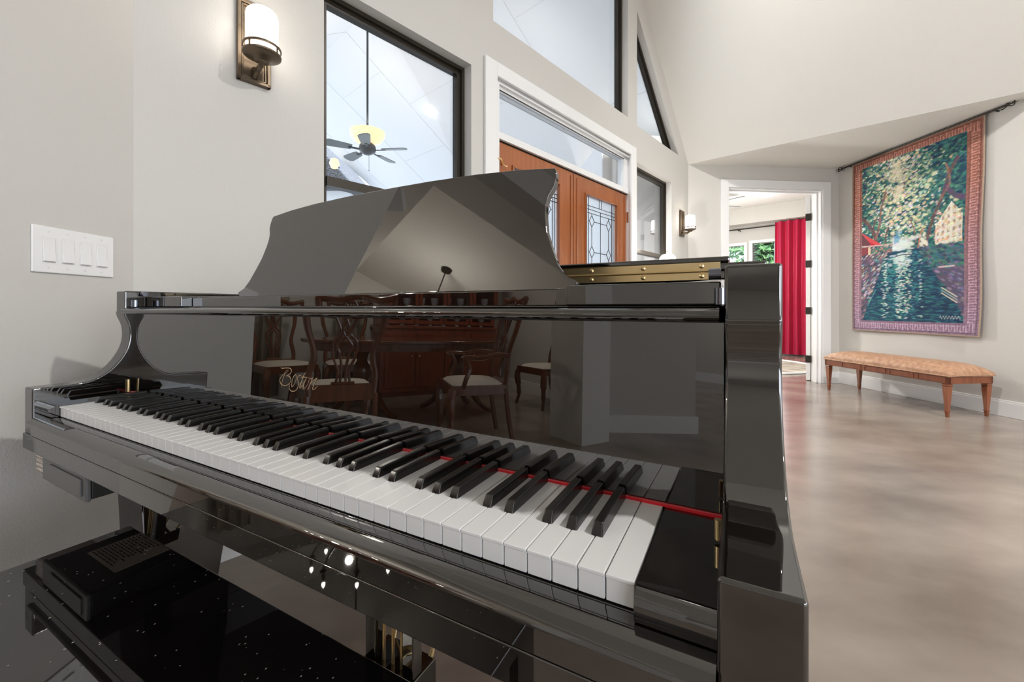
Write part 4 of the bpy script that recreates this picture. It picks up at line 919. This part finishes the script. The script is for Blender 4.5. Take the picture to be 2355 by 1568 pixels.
# ------------------------------------------------------------------ lamp peeking over the lid
t = empty('floor_lamp', (1.60, 4.30, 0)); tag(t, 'glowing white glass lamp peeking over the piano lid before the narrow window', 'lamp')
zc = 1.46
mb = MB(); mb.lathe([(0, -.16), (.05, -.15), (.085, -.05), (.078, -.01), (.055, .02), (.0, .03)], (0, 0, zc), 24); mb.build('lamp_shade', 'shade', t, smooth=True)
mb = MB(); mb.lathe([(0, .028), (.012, .03), (.006, .04), (.012, .048), (0, .058)], (0, 0, zc), 12); mb.build('finial', 'chrome', t, smooth=True)
mb = MB(); mb.tube([(0, 0, .02), (0, 0, zc-.15)], .012, 10); mb.lathe([(0, 0), (.14, 0), (.13, .02), (.02, .03), (0, .03)], seg=24); mb.build('lamp_stand', 'bronze', t, smooth=True)
point('floor_lamp_bulb', (1.60, 4.24, zc+.14), 9, (1, .95, .87), .03)

# ------------------------------------------------------------------ dining room (seen in the fallboard and the music desk)
t = empty('dining_table', (-3.68, -.66, 0)); tag(t, 'long oval mahogany pedestal dining table mirrored in the fallboard', 'table')
mb = MB(); n = 40
ov = [(.58*math.copysign(abs(math.cos(a))**.7, math.cos(a)), 1.03*math.copysign(abs(math.sin(a))**.8, math.sin(a))) for a in [k*2*PI/n for k in range(n)]]
mb.xy(ov, .735, .765); mb.build('tabletop', 'mahogany', t, bevel=.008)
mb = MB(); mb.xy([(x*.88, y*.92) for x, y in ov], .665, .735); mb.build('apron', 'mahogany', t)
for y in (-.50, .50):
    mb = MB(); mb.lathe([(.10, .665), (.06, .62), (.045, .56), (.075, .50), (.085, .42), (.05, .34), (.06, .28), (.09, .24), (.07, .18), (0, .17)], (0, y, 0), 18); pd = mb.build('pedestal', 'mahogany', t, smooth=True)
    for k in range(4):
        a = PI/4+k*PI/2; c_a, s_a = math.cos(a), math.sin(a)
        mb = MB(); mb.tube(smoothpath([(c_a*.05, y+s_a*.05, .24), (c_a*.16, y+s_a*.16, .22), (c_a*.26, y+s_a*.26, .10), (c_a*.36, y+s_a*.36, .035), (c_a*.40, y+s_a*.40, .03)]), [.045]*4+[.035]*4+[.028]*4+[.024]*4+[.03], 8); mb.build('foot', 'mahogany', pd, smooth=True)
def chair(label, loc, rz, arms=False):
    """faces local -y is the back side; the sitter looks to +y"""
    t = empty('armchair' if arms else 'dining_chair', loc, rz); tag(t, label, 'chair', 'mahogany dining chairs with cream seats')
    w_, d_ = .26, .22
    mb = MB(); g = []
    for i in range(13):
        row = []
        for j in range(11):
            a, b = i/6-1, j/5-1; ww = w_*(.86+.14*(b+1)/2)
            row.append(mb.bm.verts.new((a*ww, b*d_, .445+.045*max(0, (1-abs(a)**4)*(1-abs(b)**4))**.5)))
        g.append(row)
    for i in range(12):
        for j in range(10): mb.bm.faces.new((g[i][j], g[i+1][j], g[i+1][j+1], g[i][j+1]))
    mb.bm.faces.new([g[0][0], g[0][10], g[12][10], g[12][0]]); mb.build('seat', 'cushion', t, smooth=True, angle=60)
    mb = MB(); mb.xy([(-w_*.88, -d_-.01), (w_*.88, -d_-.01), (w_*1.03, d_+.012), (-w_*1.03, d_+.012)], .375, .452); mb.build('seat_frame', 'mahogany', t, bevel=.004)
    for sx in (-1, 1):
        mb = MB(); x = sx*w_*.95; mb.tube(smoothpath([(x, d_-.01, .42), (x+sx*.015, d_+.01, .34), (x, d_, .22), (x-sx*.005, d_-.005, .10), (x+sx*.01, d_+.012, .03), (x+sx*.01, d_+.012, 0)]), [.034]*4+[.036]*4+[.026]*4+[.018]*4+[.017]*4+[.026], 8); mb.build('leg', 'mahogany', t, smooth=True)
        x = sx*w_*.84; mb = MB(); mb.tube(smoothpath([(x, -d_-.07, 0), (x, -d_-.03, .2), (x, -d_, .42)]), .020, 6); mb.build('leg', 'mahogany', t, smooth=True)
    mb = MB()
    for sx in (-1, 1):
        x = sx*w_*.80; mb.tube(smoothpath([(x, -d_, .42), (x+sx*.005, -d_-.01, .55), (x-sx*.02, -d_-.03, .70), (x+sx*.03, -d_-.07, .88), (x+sx*.045, -d_-.10, 1.0)]), [.021]*4+[.022]*4+[.020]*4+[.022]*4+[.024], 8)
    mb.tube(smoothpath([(-w_*.80-.06, -d_-.10, 1.01), (-w_*.5, -d_-.10, .985), (0, -d_-.10, 1.015), (w_*.5, -d_-.10, .985), (w_*.80+.06, -d_-.10, 1.01)]), .024, 8)
    mb.box((-w_*.80, -d_-.012, .43), (w_*.80, -d_+.01, .49)); mb.build('back_frame', 'mahogany', t, smooth=True)
    mb = MB(); yb = lambda z: -d_-.004-.17*max(0, z-.5)**1.05
    for path in ([(-.05, .48), (-.035, .58), (-.07, .68), (-.075, .78), (-.03, .84), (-.06, .93), (-.10, .99)], [(-.02, .48), (-.015, .60), (-.03, .70), (-.045, .76), (.02, .86), (-.02, .98)]):
        for sx in (-1, 1):
            mb.tube(smoothpath([(sx*x, yb(z), z) for x, z in path]), .0095, 6)
    mb.tube([(-.075, yb(.50), .495), (.075, yb(.50), .495)], .014, 6); mb.build('splat', 'mahogany', t, smooth=True)
    if arms:
        for sx in (-1, 1):
            mb = MB(); x = sx*w_*.86
            mb.tube(smoothpath([(x-sx*.02, -d_-.02, .68), (x+sx*.04, -d_+.10, .69), (x+sx*.065, 0, .665), (x+sx*.06, d_-.10, .67), (x+sx*.07, d_-.06, .655)]), .019, 8)
            mb.tube(smoothpath([(x+sx*.06, d_-.10, .66), (x+sx*.045, d_-.13, .58), (x+sx*.06, d_-.10, .50), (x+sx*.01, d_-.09, .42)]), .018, 8); mb.build('arm_rest', 'mahogany', t, smooth=True)
    return t
chair('mahogany dining chair with its back to the piano, seen larger in the fallboard', (-2.80, .22, 0), PI/2+.05)
chair('mahogany dining chair in the corner by the beige curtains, left of the gold lettering', (-4.66, .42, 0), R(-110))
chair('mahogany armchair with cream seat at the corner of the dining table', (-2.64, -.80, 0), R(14), True)
chair('mahogany dining chair across the table, its back near the china cabinet', (-4.63, -.24, 0), -PI/2)
chair('mahogany dining chair standing apart against the dining room wall', (-3.50, -2.24, 0), 0.0)
# china cabinet
t = empty('china_cabinet', (-5.19, -1.48, 0), -PI/2+PI); t.rotation_euler = (0, 0, PI/2); tag(t, 'red mahogany china cabinet with glass doors mirrored behind the dining table', 'cabinet')
# local x along the wall (north), local -y into the room (east)
M['redwood'] = mat('red_mahogany', (.20, .042, .018), .25, noise=.25, nscale=5, col2=(.30, .07, .028), stretch=(6, 6, .6), coat=.5)
mb = MB(); mb.box((-.85, -.45, .06), (.85, 0, .86)); mb.box((-.87, -.47, .86), (.87, 0, .90)); mb.box((-.85, -.40, 2.05), (.85, 0, 2.15)); mb.box((-.83, -.02, .9), (.83, 0, 2.05)); mb.box((-.83, -.36, .9), (-.80, 0, 2.05)); mb.box((.80, -.36, .9), (.83, 0, 2.05))
for z in (1.25, 1.62): mb.box((-.80, -.34, z), (.80, -.02, z+.02))
mb.box((-.80, -.42, 0), (.80, -.05, .06)); mb.build('cabinet_body', 'redwood', t, bevel=.004)
for k in range(4):
    x0 = -.80+k*.40; mb = MB()
    for a, b in (((x0+.005, .92), (x0+.05, 2.04)), ((x0+.35, .92), (x0+.395, 2.04)), ((x0+.05, .92), (x0+.35, .97)), ((x0+.05, 1.99), (x0+.35, 2.04))): mb.box((a[0], -.38, a[1]), (b[0], -.36, b[1]))
    dr = mb.build('glass_door', 'redwood', t)
    mb = MB(); mb.box((x0+.05, -.372, .97), (x0+.35, -.368, 1.99)); mb.build('pane', 'glass', dr)
    mb = MB(); mb.box((x0+.01, -.465, .12), (x0+.39, -.45, .80)); mb.box((x0+.06, -.47, .20), (x0+.34, -.465, .72)); lo_ = mb.build('lower_door', 'redwood', t, bevel=.003)
    mb = MB(); mb.lathe([(0, 0), (.012, .01), (0, .02)], (x0+(.35 if k % 2 == 0 else .05), -.47, .5), 10); mb.build('knob', 'brass', lo_)
first = None
M['china'] = mat('white_china', (.7, .72, .75), .15)
for z in (.90, 1.27, 1.64):
    for k in range(8):
        x = -.70+k*.2
        if first is None:
            mb = MB(); mb.lathe([(0, 0), (.035, 0), (.012, .02), (.012, .05), (.05, .10), (.055, .17), (.05, .17), (.045, .11), (0, .06)], seg=14); first = mb.build('china_goblet', 'china', smooth=True); g_ = first
        else: g_ = first.copy(); C.objects.link(g_)
        wp = Vector((-5.19, -1.48, 0))+Vector((0, 1, 0))*x*1.0; g_.location = (wp.x+.18, wp.y, z+.001)
        tag(g_, 'pale china goblet behind the glass of the china cabinet', 'goblet', 'goblets in the china cabinet')
# dining window with curtains
t = empty('dining_curtain', (-5.13, .12, 0), PI/2); tag(t, 'beige curtains at the dining room window', 'curtain')
for x0, x1 in ((-.62, -.28), (.30, .60)):
    mb = MB(); vv = []
    for i in range(31):
        f_ = i/30; vv.append([mb.bm.verts.new((x0+(x1-x0)*f_, -.03+.03*math.sin(f_*18), z)) for z in (.05, 2.4)])
    for a, b in zip(vv, vv[1:]): mb.bm.faces.new((a[0], b[0], b[1], a[1]))
    c_o = mb.build('curtain_panel', 'curtain2', t, smooth=True, angle=180); so = c_o.modifiers.new('thick', 'SOLIDIFY'); so.thickness = .004
# chandelier
t = empty('chandelier', (-3.62, -.35, 2.15)); tag(t, 'eight-light chandelier hanging over the dining table', 'chandelier')
mb = MB(); mb.tube([(0, 0, .1), (0, 0, .90)], .008, 8); mb.lathe([(0, -.18), (.03, -.15), (.05, -.05), (.02, .02), (.035, .08), (.015, .14), (0, .16)], seg=16); mb.lathe([(0, .86), (.06, .87), (.07, .90), (0, .90)], seg=16); mb.build('stem', 'bronze', t, smooth=True)
for k in range(8):
    a = k*PI/4+.2; c_a, s_a = math.cos(a), math.sin(a)
    mb = MB(); mb.tube(smoothpath([(c_a*.03, s_a*.03, -.05), (c_a*.16, s_a*.16, -.13), (c_a*.30, s_a*.30, -.06), (c_a*.36, s_a*.36, .03)]), .008, 8); mb.lathe([(0, 0), (.03, .005), (.012, .015), (.012, .09), (0, .09)], (c_a*.36, s_a*.36, .03), 10); ar = mb.build('chandelier_arm', 'bronze', t, smooth=True)
    mb = MB(); mb.lathe([(0, 0), (.014, .015), (.012, .035), (0, .055)], (c_a*.36, s_a*.36, .12), 10); mb.build('bulb', 'bulb', ar, smooth=True)
point('chandelier_lamp', (-3.56, -.28, 2.24), 34, (1, .93, .84), .03)
# added fill lights in the vault, out of view, to brighten the room
cans = []
for (q, s) in ((5.0, 4.1), (.9, 2.0), (4.4, 1.9), (7.2, 4.1), (6.6, 1.25)):
    p = A+s*E_+CR*q; z = 2.67+SL*min(s-.15, 4.993-s)
    cans.append((p.x, p.y, z))
canp = None
for i, p in enumerate(cans):
    if canp is None:
        mb = MB(); mb.lathe([(0, -.005), (.07, -.005), (.09, -.02), (.095, -.02), (.095, .0), (0, .0)], seg=24); canp = mb.build('vault_fill_disc', 'can'); q = canp
    else: q = canp.copy(); C.objects.link(q)
    q.location = (p[0], p[1], p[2]-.03); q.rotation_euler = (0, 0, 0)
    tag(q, 'round fill light added in the vaulted ceiling out of view', 'ceiling light', 'added fill lights in the vault')
    sp = spot('lamp_and_fill', (p[0], p[1], p[2]-.10), (90, 190, 400, 80, 80)[i], (1, .975, .94), 105 if i == 1 else 165, .09)
    if i == 1: sp.rotation_euler = (Vector((4.1, 3.3, 1.3))-Vector(sp.location)).to_track_quat('-Z', 'Y').to_euler()   # fill spot turned to brighten the tapestry wall
